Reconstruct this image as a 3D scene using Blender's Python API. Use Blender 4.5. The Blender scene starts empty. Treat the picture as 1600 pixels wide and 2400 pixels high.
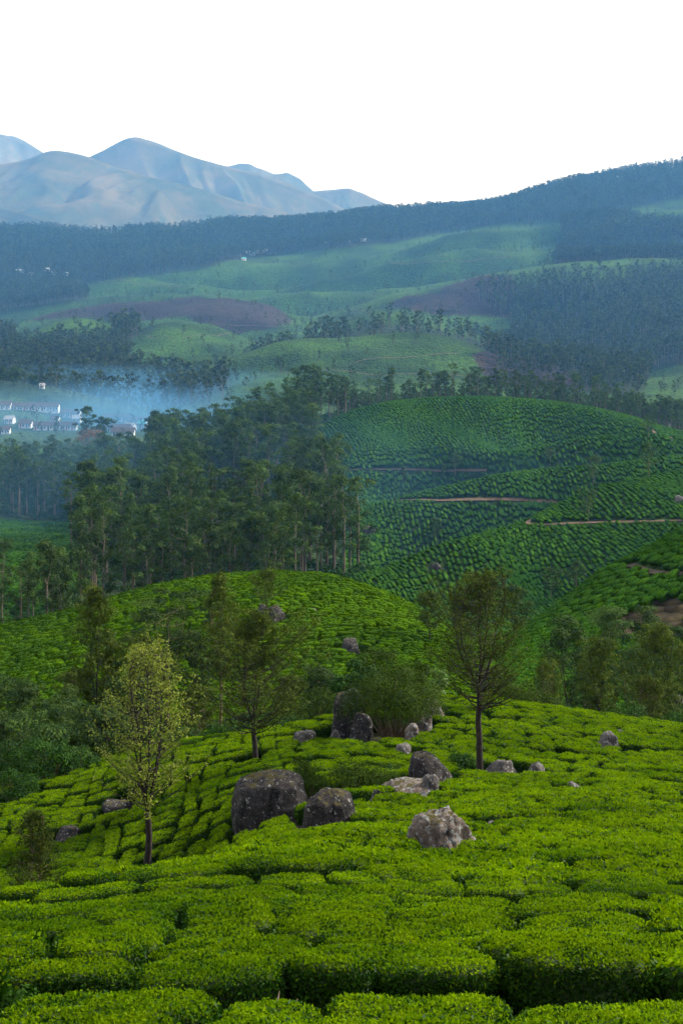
import bpy, math, random
import numpy as np
from mathutils import Vector, Matrix

# ------------------------------------------------------------------ camera, sky, sun, exposure
W, HH, F, H0 = 1568.0, 2352.0, 3267.0, 550.0        # survey units: image width/height, focal length, horizon row
scene = bpy.context.scene
COL = scene.collection
cam_d = bpy.data.cameras.new('camera')
cam = bpy.data.objects.new('camera', cam_d); COL.objects.link(cam)
cam_d.sensor_fit = 'VERTICAL'; cam_d.sensor_height = 36.0; cam_d.lens = 36.0 * F / HH
cam_d.shift_y = -(HH / 2 - H0) / HH
cam_d.clip_start = 0.3; cam_d.clip_end = 60000
cam.rotation_euler = (math.pi / 2, 0, 0)
scene.camera = cam

SUN_AZ, SUN_EL = math.radians(66), math.radians(33)   # from +Y (view direction) towards +X
wd = bpy.data.worlds.new('World'); scene.world = wd; wd.use_nodes = True
nt = wd.node_tree; nt.nodes.clear()
o_ = nt.nodes.new('ShaderNodeOutputWorld'); bg = nt.nodes.new('ShaderNodeBackground')
sky = nt.nodes.new('ShaderNodeTexSky'); sky.sky_type = 'NISHITA'; sky.sun_disc = False
sky.sun_elevation = SUN_EL; sky.sun_rotation = SUN_AZ; sky.altitude = 1500; sky.dust_density = 2.0
tc = nt.nodes.new('ShaderNodeTexCoord'); nz = nt.nodes.new('ShaderNodeTexNoise')
nz.inputs['Scale'].default_value = 2.2; nz.inputs['Detail'].default_value = 5
ramp = nt.nodes.new('ShaderNodeValToRGB')
ramp.color_ramp.elements[0].position = 0.3; ramp.color_ramp.elements[0].color = (4.7, 4.7, 4.75, 1)
ramp.color_ramp.elements[1].position = 0.7; ramp.color_ramp.elements[1].color = (5.5, 5.4, 5.3, 1)
mx = nt.nodes.new('ShaderNodeMix'); mx.data_type = 'RGBA'; mx.inputs['Factor'].default_value = 0.9   # thin high cloud over the blue
nt.links.new(tc.outputs['Generated'], nz.inputs['Vector']); nt.links.new(nz.outputs['Fac'], ramp.inputs['Fac'])
nt.links.new(sky.outputs['Color'], mx.inputs[6]); nt.links.new(ramp.outputs['Color'], mx.inputs[7])
nt.links.new(mx.outputs[2], bg.inputs['Color']); bg.inputs['Strength'].default_value = 0.15
nt.links.new(bg.outputs['Background'], o_.inputs['Surface'])

sd = bpy.data.lights.new('sun', 'SUN'); sd.energy = 5.0; sd.angle = math.radians(8); sd.color = (1.0, 0.93, 0.80)
sun = bpy.data.objects.new('sun', sd); COL.objects.link(sun)
tosun = Vector((math.sin(SUN_AZ) * math.cos(SUN_EL), math.cos(SUN_AZ) * math.cos(SUN_EL), math.sin(SUN_EL)))
sun.rotation_euler = tosun.to_track_quat('Z', 'Y').to_euler()

scene.view_settings.view_transform = 'Standard'; scene.view_settings.look = 'None'
scene.view_settings.exposure = 1.06; scene.view_settings.gamma = 1.0
scene.render.engine = 'CYCLES'
cy = scene.cycles
cy.use_denoising = True; cy.denoiser = 'OPENIMAGEDENOISE'
cy.max_bounces = 5; cy.diffuse_bounces = 2; cy.glossy_bounces = 1; cy.transmission_bounces = 3; cy.volume_bounces = 0
cy.transparent_max_bounces = 4; cy.caustics_reflective = False; cy.caustics_refractive = False
HAZE_DENSITY = 3.6e-5
VALLEY_DENSITY = 8.0e-5
HAZE_COLOR = (0.13, 0.43, 1.0)

# ------------------------------------------------------------------ noise
def _hash(ix, iy, iz, seed):
    n = (ix.astype(np.int64) * 374761393 + iy.astype(np.int64) * 668265263 + iz.astype(np.int64) * 2147483647 + seed * 1274126177) & 0xffffffff
    n = ((n ^ (n >> 13)) * 1274126177) & 0xffffffff
    n = ((n ^ (n >> 16)) * 2246822519) & 0xffffffff
    return ((n ^ (n >> 15)) & 0xffffff) / float(0xffffff)

def vnoise(x, y, z=None, seed=0):
    x = np.asarray(x, float); y = np.asarray(y, float)
    z = np.zeros_like(x) if z is None else np.asarray(z, float)
    ix, iy, iz = np.floor(x), np.floor(y), np.floor(z)
    fx, fy, fz = x - ix, y - iy, z - iz
    fx, fy, fz = [f * f * f * (f * (f * 6 - 15) + 10) for f in (fx, fy, fz)]
    r = 0
    for dx in (0, 1):
        for dy in (0, 1):
            for dz in (0, 1):
                w = (fx if dx else 1 - fx) * (fy if dy else 1 - fy) * (fz if dz else 1 - fz)
                r = r + w * _hash(ix + dx, iy + dy, iz + dz, seed)
    return r * 2 - 1

def fbm(x, y, z=None, seed=0, octv=4):
    r, a, f = 0, 1.0, 1.0
    for i in range(octv):
        r = r + a * vnoise(np.asarray(x) * f, np.asarray(y) * f, None if z is None else np.asarray(z) * f, seed + i * 17)
        a *= 0.5; f *= 2.03
    return r

# ------------------------------------------------------------------ terrain: surveyed lines across the land, near to far
# each line: (column, row, distance) -> a point of the surface
def flat(z, Y): return [(-1600, H0 - F * z / Y, Y), (3200, H0 - F * z / Y, Y)]
RIBS = [
 flat(-3.4, 2.0), flat(-4.6, 5.0), flat(-7.1, 12.0),
 [(-1600, 2250, 18), (3200, 2250, 18)],
 [(-1600, 2130, 27), (-300, 2110, 27), (0, 2085, 27), (200, 2052, 28), (350, 2030, 29), (600, 1985, 33), (800, 1932, 40), (1000, 1925, 44), (1200, 1900, 46), (1400, 1895, 46), (1568, 1905, 45), (2000, 1930, 45), (3200, 1930, 45)],
 [(-1600, 2150, 55), (0, 2120, 55), (200, 2085, 56), (350, 2055, 57), (600, 1955, 52), (800, 1880, 52), (1000, 1850, 56), (1200, 1825, 58), (1400, 1812, 60), (1568, 1820, 60), (2000, 1850, 60), (3200, 1850, 60)],
 [(-1600, 2080, 70), (0, 2055, 70), (200, 2025, 70), (350, 2000, 70), (600, 1890, 64), (800, 1815, 66), (1000, 1772, 70), (1200, 1762, 72), (1400, 1755, 74), (1568, 1765, 74), (2000, 1790, 74), (3200, 1790, 74)],
 [(-1600, 1950, 80), (0, 1930, 80), (200, 1910, 80), (400, 1850, 78), (600, 1788, 76), (800, 1730, 80), (1000, 1690, 84), (1200, 1675, 86), (1400, 1685, 88), (1568, 1705, 88), (2000, 1760, 88), (3200, 1790, 88)],
 [(-1600, 1850, 90), (0, 1835, 90), (200, 1795, 90), (400, 1735, 90), (600, 1695, 90), (800, 1648, 93), (950, 1612, 95), (1100, 1612, 97), (1250, 1628, 98), (1400, 1648, 98), (1568, 1672, 98), (2000, 1730, 98), (3200, 1760, 98)],
 [(-1600, 1790, 122), (0, 1760, 122), (600, 1720, 122), (1200, 1715, 124), (1568, 1735, 124), (3200, 1760, 124)],
 [(-1600, 1690, 160), (0, 1660, 160), (400, 1610, 160), (800, 1550, 162), (1000, 1530, 165), (1200, 1540, 165), (1400, 1570, 165), (1568, 1600, 165), (3200, 1600, 165)],
 [(-1600, 1620, 180), (0, 1545, 180), (200, 1488, 180), (400, 1430, 184), (600, 1408, 186), (800, 1428, 186), (1000, 1480, 182), (1100, 1510, 178), (1200, 1500, 184), (1300, 1480, 186), (1400, 1440, 188), (1568, 1385, 190), (2000, 1300, 190), (3200, 1250, 190)],
 [(-1600, 1560, 205), (-300, 1500, 205), (0, 1445, 205), (200, 1395, 205), (350, 1350, 205), (500, 1322, 207), (620, 1317, 208), (750, 1330, 207), (900, 1375, 205), (1000, 1425, 203), (1080, 1470, 200), (1190, 1455, 208), (1300, 1385, 215), (1400, 1312, 218), (1500, 1268, 220), (1568, 1222, 222), (1800, 1120, 225), (3200, 1000, 230)],
 [(-1600, 1560, 255), (0, 1490, 255), (600, 1450, 258), (1200, 1480, 258), (1400, 1400, 262), (1568, 1340, 264), (3200, 1240, 264)],
 [(-1600, 1430, 285), (0, 1420, 285), (400, 1395, 300), (600, 1380, 300), (850, 1380, 308), (1000, 1410, 318), (1200, 1425, 322), (1400, 1345, 325), (1568, 1280, 330), (3200, 1220, 330)],
 [(-1600, 1300, 345), (0, 1300, 345), (400, 1300, 350), (600, 1290, 350), (780, 1300, 340), (850, 1315, 335), (1000, 1258, 350), (1200, 1200, 370), (1350, 1125, 390), (1568, 1075, 400), (2000, 1040, 410), (3200, 1040, 410)],
 [(-1600, 1220, 400), (0, 1220, 400), (600, 1250, 378), (850, 1350, 366), (1000, 1318, 392), (1200, 1255, 409), (1350, 1190, 419), (1568, 1140, 428), (3200, 1120, 432)],
 [(-1600, 1190, 440), (0, 1190, 440), (200, 1205, 430), (400, 1190, 430), (600, 1180, 430), (800, 1168, 422), (850, 1152, 425), (1000, 1118, 435), (1180, 1082, 440), (1380, 1068, 445), (1568, 1048, 450), (2000, 1030, 450), (3200, 1030, 450)],
 [(-1600, 1120, 500), (0, 1120, 500), (200, 1140, 490), (400, 1130, 480), (600, 1120, 470), (800, 1180, 462), (1000, 1172, 475), (1180, 1136, 476), (1380, 1122, 476), (1568, 1104, 478), (3200, 1090, 478)],
 [(-1600, 1080, 560), (0, 1080, 560), (400, 1080, 540), (600, 1060, 520), (800, 1030, 508), (1000, 1020, 500), (1100, 1040, 492), (1200, 1036, 490), (1350, 1004, 498), (1500, 1000, 500), (1568, 1010, 502), (3200, 1040, 502)],
 [(-1600, 1065, 595), (0, 1065, 595), (400, 1068, 568), (600, 1035, 540), (800, 995, 532), (1000, 975, 530), (1100, 1005, 520), (1200, 1070, 521), (1350, 1062, 530), (1500, 1042, 525), (1568, 1046, 524), (3200, 1050, 520)],
 [(-1600, 1040, 640), (0, 1040, 640), (200, 1045, 630), (400, 1050, 600), (600, 1005, 560), (700, 985, 560), (740, 972, 560), (800, 950, 562), (900, 928, 566), (1000, 917, 570), (1100, 914, 570), (1200, 920, 570), (1350, 940, 562), (1450, 965, 552), (1540, 1000, 542), (1650, 1030, 540), (3200, 1060, 540)],
 [(-1600, 990, 700), (0, 990, 700), (340, 990, 700), (600, 1000, 695), (800, 985, 690), (1000, 970, 685), (1568, 1000, 690), (3200, 1000, 690)],
 [(-1600, 860, 800), (-200, 868, 800), (0, 884, 800), (100, 897, 800), (200, 915, 800), (340, 946, 800), (450, 965, 800), (600, 962, 800), (800, 930, 800), (1000, 926, 800), (1200, 932, 800), (1568, 945, 800), (3200, 945, 800)],
 [(-1600, 930, 930), (0, 930, 930), (340, 930, 930), (520, 900, 930), (600, 890, 925), (800, 888, 920), (1000, 884, 920), (1200, 900, 920), (1568, 920, 920), (3200, 920, 920)],
 [(-1600, 870, 1050), (0, 870, 1050), (400, 868, 1050), (520, 852, 1050), (600, 828, 1050), (700, 806, 1050), (800, 797, 1050), (900, 793, 1050), (1000, 797, 1050), (1060, 808, 1050), (1130, 835, 1050), (1200, 855, 1050), (1400, 880, 1050), (1568, 880, 1050), (3200, 880, 1050)],
 [(-1600, 855, 1150), (0, 855, 1150), (520, 862, 1150), (700, 850, 1150), (900, 842, 1150), (1200, 848, 1150), (1420, 868, 1150), (1500, 845, 1150), (1568, 815, 1150), (3200, 790, 1150)],
 [(-1600, 790, 1350), (0, 785, 1350), (60, 768, 1350), (110, 745, 1350), (180, 730, 1350), (250, 740, 1350), (290, 770, 1350), (350, 745, 1350), (420, 731, 1350), (500, 748, 1350), (580, 792, 1350), (660, 800, 1350), (780, 760, 1350), (860, 716, 1350), (930, 722, 1350), (1000, 735, 1350), (1100, 760, 1350), (1170, 785, 1350), (1300, 790, 1350), (1568, 770, 1350), (3200, 740, 1350)],
 [(-1600, 790, 1450), (0, 785, 1450), (180, 785, 1450), (420, 792, 1450), (580, 800, 1450), (700, 790, 1450), (860, 772, 1450), (1000, 780, 1450), (1200, 775, 1450), (1568, 730, 1450), (3200, 700, 1450)],
 [(-1600, 745, 1700), (0, 735, 1700), (60, 715, 1700), (120, 695, 1700), (250, 679, 1700), (350, 684, 1700), (450, 680, 1700), (560, 690, 1700), (640, 712, 1700), (680, 740, 1700), (800, 715, 1700), (900, 675, 1700), (1000, 645, 1700), (1100, 631, 1700), (1300, 621, 1700), (1480, 618, 1700), (1568, 610, 1700), (3200, 560, 1700)],
 [(-1600, 735, 1800), (0, 735, 1790), (300, 710, 1790), (560, 716, 1790), (680, 740, 1790), (800, 722, 1790), (1000, 660, 1800), (1200, 640, 1800), (1568, 625, 1800), (3200, 580, 1800)],
 [(-1600, 720, 1880), (0, 712, 1880), (200, 690, 1880), (430, 672, 1880), (580, 674, 1880), (640, 668, 1880), (784, 664, 1880), (890, 654, 1880), (1024, 637, 1880), (1200, 632, 1880), (1568, 615, 1880), (3200, 570, 1880)],
 [(-1600, 715, 1950), (0, 708, 1950), (200, 690, 1950), (430, 704, 1950), (640, 702, 1950), (784, 694, 1950), (890, 680, 1950), (1024, 656, 1950), (1200, 648, 1950), (1568, 605, 1950), (3200, 560, 1950)],
 [(-1600, 680, 2030), (0, 684, 2030), (200, 664, 2030), (260, 646, 2030), (440, 642, 2030), (540, 651, 2030), (640, 650, 2030), (768, 624, 2030), (880, 597, 2030), (1000, 580, 2030), (1200, 575, 2030), (1568, 560, 2030), (3200, 520, 2030)],
 [(-1600, 675, 2090), (0, 676, 2090), (200, 664, 2090), (440, 672, 2090), (540, 678, 2090), (640, 676, 2090), (768, 650, 2090), (880, 620, 2090), (1000, 590, 2090), (1200, 572, 2090), (1568, 530, 2090), (3200, 480, 2090)],
 [(-1600, 640, 2150), (0, 645, 2170), (200, 650, 2170), (400, 634, 2170), (540, 619, 2170), (676, 619, 2170), (784, 612, 2170), (880, 588, 2170), (1000, 543, 2170), (1060, 528, 2170), (1310, 511, 2170), (1420, 505, 2150), (1568, 480, 2150), (3200, 420, 2150)],
 [(-1600, 620, 2250), (0, 620, 2250), (400, 625, 2250), (700, 610, 2250), (900, 580, 2250), (1130, 535, 2250), (1300, 520, 2250), (1568, 480, 2250), (3200, 420, 2250)],
 [(-1600, 520, 2650), (0, 531, 2650), (130, 536, 2650), (250, 541, 2650), (400, 533, 2650), (500, 522, 2650), (620, 514, 2650), (720, 509, 2650), (780, 502, 2650), (880, 490, 2650), (970, 483, 2650), (1040, 486, 2650), (1120, 475, 2650), (1200, 452, 2650), (1300, 422, 2650), (1400, 405, 2650), (1500, 390, 2650), (1568, 382, 2650), (2000, 335, 2650), (3200, 300, 2650)],
 flat(-60, 3300), flat(-160, 4200), flat(-170, 8600),
]
PXG = np.arange(-1600, 3201, 8.0)
YG = np.geomspace(2.0, 8600.0, 2400)
def build_table():
    nr, nc = len(RIBS), len(PXG)
    RY = np.zeros((nr, nc)); RZ = np.zeros((nr, nc))
    k = np.exp(-0.5 * (np.arange(-9, 10) / 3.0) ** 2); k /= k.sum()
    for i, r in enumerate(RIBS):
        a = np.array(r, float)
        y = np.interp(PXG, a[:, 0], a[:, 2]); p = np.interp(PXG, a[:, 0], a[:, 1])
        y = np.convolve(np.pad(y, 9, 'edge'), k, 'valid'); p = np.convolve(np.pad(p, 9, 'edge'), k, 'valid')
        RY[i] = y; RZ[i] = (H0 - p) / F * y
    T = np.zeros((nc, len(YG)))
    for c in range(nc):
        x, z = RY[:, c], RZ[:, c]
        h = np.diff(x); d = np.diff(z) / h
        m = np.zeros(nr)
        w1 = 2 * h[1:] + h[:-1]; w2 = h[1:] + 2 * h[:-1]
        ok = d[:-1] * d[1:] > 0
        with np.errstate(divide='ignore', invalid='ignore'):
            hm = (w1 + w2) / (w1 / d[:-1] + w2 / d[1:])
        m[1:-1] = np.where(ok, hm, 0); m[0] = d[0]; m[-1] = d[-1]
        j = np.clip(np.searchsorted(x, YG) - 1, 0, nr - 2)
        t = np.clip((YG - x[j]) / h[j], 0, 1)
        T[c] = ((1 + 2 * t) * (1 - t) ** 2) * z[j] + t * (1 - t) ** 2 * h[j] * m[j] + t * t * (3 - 2 * t) * z[j + 1] + t * t * (t - 1) * h[j] * m[j + 1]
    return T
TAB = build_table()
LY0, LYS = math.log(2.0), (math.log(8600.0) - math.log(2.0)) / (len(YG) - 1)
def surf(X, Y):                                   # top of the tea / of the land
    X = np.asarray(X, float); Y = np.maximum(np.asarray(Y, float), 2.0)
    c = np.clip((W / 2 + F * X / Y - PXG[0]) / 8.0, 0, len(PXG) - 1.001)
    r = np.clip((np.log(Y) - LY0) / LYS, 0, len(YG) - 1.001)
    ci = c.astype(int); ri = r.astype(int); fc = c - ci; fr = r - ri
    z = (TAB[ci, ri] * (1 - fc) + TAB[ci + 1, ri] * fc) * (1 - fr) + (TAB[ci, ri + 1] * (1 - fc) + TAB[ci + 1, ri + 1] * fc) * fr
    for lam, sdd in ((9, 1), (23, 2), (60, 3), (150, 4), (400, 5)):
        w = np.clip(Y / (4.0 * lam) - 0.4, 0, 1) * np.clip(2.2 - Y / (160.0 * lam), 0, 1)
        z = z + w * (0.016 + 0.040 * np.clip((Y - 700) / 400, 0, 1) * np.clip((2500 - Y) / 300, 0.3, 1)) * lam * vnoise(X / lam, Y / lam, None, sdd)
    z = z + 0.10 * vnoise(X / 2.6, Y / 2.6, None, 9) * np.clip(2 - Y / 60, 0, 1)
    return z
def ground(X, Y):
    Y = np.asarray(Y, float)
    return surf(X, Y) - 0.82 * np.clip((640 - Y) / 60, 0, 1)
def to_px(X, Y): return W / 2 + F * np.asarray(X) / np.asarray(Y)
def to_py(Z, Y): return H0 - F * np.asarray(Z) / np.asarray(Y)
def hit(px, py, y0=10.0, y1=2700.0, fn=ground):
    """where a sight line through a survey column/row meets the land"""
    Ys = np.geomspace(y0, y1, 4000)
    X = (px - W / 2) / F * Ys
    d = fn(X, Ys) - (H0 - py) / F * Ys
    i = int(np.argmax(d >= 0)) if (d >= 0).any() else int(np.argmin(-d))
    return X[i], Ys[i], float(ground(X[i], Ys[i]))
def at(px, Y):
    X = (px - W / 2) / F * Y
    return X, Y, float(ground(X, Y))
def normals(X, Y, e=0.6):
    dx = (surf(X + e, Y) - surf(X - e, Y)) / (2 * e); dy = (surf(X, Y + e) - surf(X, Y - e)) / (2 * e)
    n = np.stack([-dx, -dy, np.ones_like(dx)], 1)
    return n / np.linalg.norm(n, axis=1)[:, None]
def inpoly(px, py, poly):
    r = np.zeros(np.shape(px), bool); n = len(poly); j = n - 1
    for i in range(n):
        xi, yi = poly[i]; xj, yj = poly[j]
        if yi != yj:
            c = ((yi > py) != (yj > py)) & (px < (xj - xi) * (py - yi) / (yj - yi) + xi)
            r ^= c
        j = i
    return r

# ------------------------------------------------------------------ mesh helpers
def mesh_np(name, V, faces, mats, midx=None, tone=None, smooth=False):
    """faces: list of int arrays (n, k)"""
    me = bpy.data.meshes.new(name)
    V = np.asarray(V, np.float32); faces = [np.asarray(f, np.int32) for f in faces if len(f)]
    nl = sum(f.size for f in faces); nf = sum(len(f) for f in faces)
    me.vertices.add(len(V)); me.vertices.foreach_set('co', V.ravel())
    me.loops.add(nl); me.polygons.add(nf)
    me.loops.foreach_set('vertex_index', np.concatenate([f.ravel() for f in faces]))
    tot = np.concatenate([np.full(len(f), f.shape[1]) for f in faces]).astype(np.int32)
    me.polygons.foreach_set('loop_start', np.concatenate([[0], np.cumsum(tot)[:-1]]).astype(np.int32))
    me.polygons.foreach_set('loop_total', tot)
    if midx is not None: me.polygons.foreach_set('material_index', np.asarray(midx, np.int32))
    me.polygons.foreach_set('use_smooth', np.full(nf, smooth, bool))
    for m in mats: me.materials.append(m)
    if tone is not None:
        a = me.attributes.new('tone', 'FLOAT', 'POINT'); a.data.foreach_set('value', np.asarray(tone, np.float32))
    me.update(calc_edges=True); me.validate()
    return me
def link(name, me, parent=None, loc=None, rz=0.0, scl=None):
    o = bpy.data.objects.new(name, me); COL.objects.link(o)
    if parent is not None: o.parent = parent
    if loc is not None: o.location = loc
    o.rotation_euler = (0, 0, rz)
    if scl is not None: o.scale = scl if hasattr(scl, '__len__') else (scl,) * 3
    return o
def tag(o, label=None, cat=None, group=None, kind=None):
    if label: o['label'] = label
    if cat: o['category'] = cat
    if group: o['group'] = group
    if kind: o['kind'] = kind
    return o
class MB:
    def __init__(s): s.v = []; s.f3 = []; s.f4 = []; s.m3 = []; s.m4 = []; s.t = []; s.n = 0
    def add(s, V, F_, m=0, tone=None):
        V = np.asarray(V, float); F_ = np.asarray(F_, int)
        if len(F_) == 0: return
        (s.f4 if F_.shape[1] == 4 else s.f3).append(F_ + s.n); (s.m4 if F_.shape[1] == 4 else s.m3).append(np.full(len(F_), m))
        s.v.append(V); s.t.append(np.full(len(V), 0.5) if tone is None else tone); s.n += len(V)
    def mesh(s, name, mats, smooth=False):
        fs = []; ms = []
        if s.f3: fs.append(np.concatenate(s.f3)); ms.append(np.concatenate(s.m3))
        if s.f4: fs.append(np.concatenate(s.f4)); ms.append(np.concatenate(s.m4))
        return mesh_np(name, np.concatenate(s.v), fs, mats, np.concatenate(ms), np.concatenate(s.t), smooth)
    def tube(s, P, R, n=6, m=0):
        P = np.asarray(P, float); k = len(P)
        d = np.gradient(P, axis=0); d /= np.linalg.norm(d, axis=1)[:, None] + 1e-9
        ref = np.array([0.31, 0.95, 0.05]) if abs(d[0, 2]) > 0.6 else np.array([0, 0, 1.0])
        a = np.cross(d, ref); a /= np.linalg.norm(a, axis=1)[:, None] + 1e-9
        b = np.cross(d, a); th = np.arange(n) * 2 * math.pi / n
        V = P[:, None, :] + np.asarray(R)[:, None, None] * (np.cos(th)[None, :, None] * a[:, None, :] + np.sin(th)[None, :, None] * b[:, None, :])
        i = np.arange(k - 1)[:, None] * n; j = np.arange(n)[None, :]; j2 = (j + 1) % n
        Fq = np.stack([i + j, i + j2, i + n + j2, i + n + j], -1).reshape(-1, 4)
        s.add(V.reshape(-1, 3), Fq, m)
    def cards(s, C, A, S, L, Wd, m=0, tone=None, fold=0.0):
        """leaf shaped four-sided faces: centre C, long axis A, side axis S"""
        n = len(C); L = np.broadcast_to(np.asarray(L, float), (n,))[:, None]; Wd = np.broadcast_to(np.asarray(Wd, float), (n,))[:, None]
        V = np.stack([C - A * L / 2, C + S * Wd / 2 - A * L * .08, C + A * L / 2, C - S * Wd / 2 - A * L * .08], 1)
        F_ = np.arange(4 * n).reshape(n, 4)
        s.add(V.reshape(-1, 3), F_, m, None if tone is None else np.repeat(tone, 4))
    def box(s, lo, hi, m=0):
        x0, y0, z0 = lo; x1, y1, z1 = hi
        V = [(x0, y0, z0), (x1, y0, z0), (x1, y1, z0), (x0, y1, z0), (x0, y0, z1), (x1, y0, z1), (x1, y1, z1), (x0, y1, z1)]
        s.add(V, [(0, 3, 2, 1), (4, 5, 6, 7), (0, 1, 5, 4), (1, 2, 6, 5), (2, 3, 7, 6), (3, 0, 4, 7)], m)
def unit(a): return a / (np.linalg.norm(a, axis=-1)[..., None] + 1e-9)
def rdirs(rng, n): return unit(rng.normal(size=(n, 3)))
def side_of(A, rng):
    return unit(np.cross(A, rdirs(rng, len(A))))

# ------------------------------------------------------------------ materials
def mat(name):
    m = bpy.data.materials.new(name); m.use_nodes = True; t = m.node_tree; t.nodes.clear()
    return m, t, (lambda k: t.nodes.new(k)), t.links.new
def mixc(N, L, a, b, fac, mode='MIX'):
    x = N('ShaderNodeMix'); x.data_type = 'RGBA'; x.blend_type = mode
    for sk, v in ((6, a), (7, b)):
        if isinstance(v, tuple): x.inputs[sk].default_value = (*v, 1)
        else: L(v, x.inputs[sk])
    if isinstance(fac, (int, float)): x.inputs['Factor'].default_value = fac
    else: L(fac, x.inputs['Factor'])
    return x.outputs[2]
def rampf(N, L, src, p0, p1):
    r = N('ShaderNodeMapRange'); r.inputs[1].default_value = p0; r.inputs[2].default_value = p1; r.clamp = True
    L(src, r.inputs[0]); return r.outputs[0]
def noise(N, L, vec, sc, det=4, rough=0.55):
    n = N('ShaderNodeTexNoise'); n.inputs['Scale'].default_value = sc; n.inputs['Detail'].default_value = det; n.inputs['Roughness'].default_value = rough
    if vec is not None: L(vec, n.inputs['Vector'])
    return n.outputs['Fac']
def leaf_mat(name, dark, light, trans=0.35, rough=0.5, spec=0.25, vary=0.35, patch=None):
    m, t, N, L = mat(name)
    at_ = N('ShaderNodeAttribute'); at_.attribute_name = 'tone'
    oi = N('ShaderNodeObjectInfo')
    c = mixc(N, L, dark, light, at_.outputs['Fac'])
    mr = N('ShaderNodeMapRange'); mr.inputs[3].default_value = 1 - vary; mr.inputs[4].default_value = 1 + vary; L(oi.outputs['Random'], mr.inputs[0])
    cc = N('ShaderNodeCombineColor'); 
    for k in range(3): L(mr.outputs[0], cc.inputs[k])
    c = mixc(N, L, c, cc.outputs[0], 1.0, 'MULTIPLY')
    if patch:
        g = N('ShaderNodeNewGeometry')
        c = mixc(N, L, c, patch[0], rampf(N, L, noise(N, L, g.outputs['Position'], patch[1], 3), 0.5, 0.72))
    p = N('ShaderNodeBsdfPrincipled'); p.inputs['Roughness'].default_value = rough; p.inputs['Specular IOR Level'].default_value = spec
    L(c, p.inputs['Base Color'])
    tr = N('ShaderNodeBsdfTranslucent'); L(mixc(N, L, c, (1.0, 1.15, 0.5), 1.0, 'MULTIPLY'), tr.inputs['Color'])
    ms = N('ShaderNodeMixShader'); ms.inputs[0].default_value = trans
    L(p.outputs[0], ms.inputs[1]); L(tr.outputs[0], ms.inputs[2])
    o = N('ShaderNodeOutputMaterial'); L(ms.outputs[0], o.inputs['Surface'])
    return m
def plain_mat(name, c1, c2, sc=3.0, rough=0.85, bump=0.0, coord='Object', c3=None):
    m, t, N, L = mat(name)
    tcn = N('ShaderNodeTexCoord'); v = tcn.outputs[coord]
    f = noise(N, L, v, sc, 6)
    c = mixc(N, L, c1, c2, rampf(N, L, f, 0.35, 0.65))
    if c3: c = mixc(N, L, c, c3, rampf(N, L, noise(N, L, v, sc * 0.31, 4), 0.55, 0.7))
    p = N('ShaderNodeBsdfPrincipled'); p.inputs['Roughness'].default_value = rough; p.inputs['Specular IOR Level'].default_value = 0.2
    L(c, p.inputs['Base Color'])
    if bump:
        b = N('ShaderNodeBump'); b.inputs['Strength'].default_value = bump; L(f, b.inputs['Height']); L(b.outputs[0], p.inputs['Normal'])
    o = N('ShaderNodeOutputMaterial'); L(p.outputs[0], o.inputs['Surface'])
    return m
M = {}
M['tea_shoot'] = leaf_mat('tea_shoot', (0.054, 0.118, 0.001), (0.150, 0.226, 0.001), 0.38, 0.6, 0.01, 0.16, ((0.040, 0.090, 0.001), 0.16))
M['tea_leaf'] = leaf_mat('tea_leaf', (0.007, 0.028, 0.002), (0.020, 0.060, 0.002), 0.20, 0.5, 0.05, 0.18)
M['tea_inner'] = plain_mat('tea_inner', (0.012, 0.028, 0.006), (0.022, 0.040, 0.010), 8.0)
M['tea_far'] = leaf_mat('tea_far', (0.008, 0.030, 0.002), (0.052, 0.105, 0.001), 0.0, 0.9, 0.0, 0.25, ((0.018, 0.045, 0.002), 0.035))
M['tea_shaded'] = leaf_mat('tea_shaded', (0.007, 0.030, 0.004), (0.032, 0.078, 0.003), 0.0, 0.9, 0.0, 0.2, ((0.012, 0.040, 0.003), 0.03))  # hill tea darkened: shade over the farther hills is put into the colour
M['bark_dark'] = plain_mat('bark_dark', (0.010, 0.008, 0.007), (0.034, 0.026, 0.021), 6.0, 0.9, 0.4)
M['bark_grey'] = plain_mat('bark_grey', (0.05, 0.043, 0.034), (0.15, 0.125, 0.095), 4.0, 0.9, 0.3)
M['bark_tan'] = plain_mat('bark_tan', (0.075, 0.055, 0.032), (0.16, 0.12, 0.07), 5.0, 0.9, 0.3)
M['oak_pale'] = leaf_mat('oak_pale', (0.085, 0.115, 0.018), (0.20, 0.225, 0.04), 0.4, 0.7, 0.05, 0.05)
M['oak_olive'] = leaf_mat('oak_olive', (0.016, 0.030, 0.004), (0.074, 0.100, 0.012), 0.3, 0.7, 0.04, 0.18)
M['euc_leaf'] = leaf_mat('euc_leaf', (0.007, 0.024, 0.008), (0.058, 0.098, 0.019), 0.25, 0.7, 0.04, 0.30)
M['far_leaf'] = leaf_mat('far_leaf', (0.006, 0.016, 0.006), (0.058, 0.078, 0.020), 0.2, 0.8, 0.02, 0.40)
M['shrub_dark'] = leaf_mat('shrub_dark', (0.006, 0.024, 0.003), (0.028, 0.078, 0.005), 0.2, 0.6, 0.05, 0.15)
M['shrub_olive'] = leaf_mat('shrub_olive', (0.010, 0.024, 0.003), (0.046, 0.078, 0.007), 0.25, 0.7, 0.03, 0.15)
M['shrub_bright'] = leaf_mat('shrub_bright', (0.045, 0.11, 0.006), (0.10, 0.19, 0.012), 0.3, 0.45, 0.3, 0.1)
M['shrub_rust'] = leaf_mat('shrub_rust', (0.06, 0.03, 0.012), (0.14, 0.075, 0.03), 0.25, 0.5, 0.2, 0.1)
M['soil'] = plain_mat('soil', (0.055, 0.037, 0.024), (0.105, 0.072, 0.044), 1.2, 0.95, 0.3)
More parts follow.
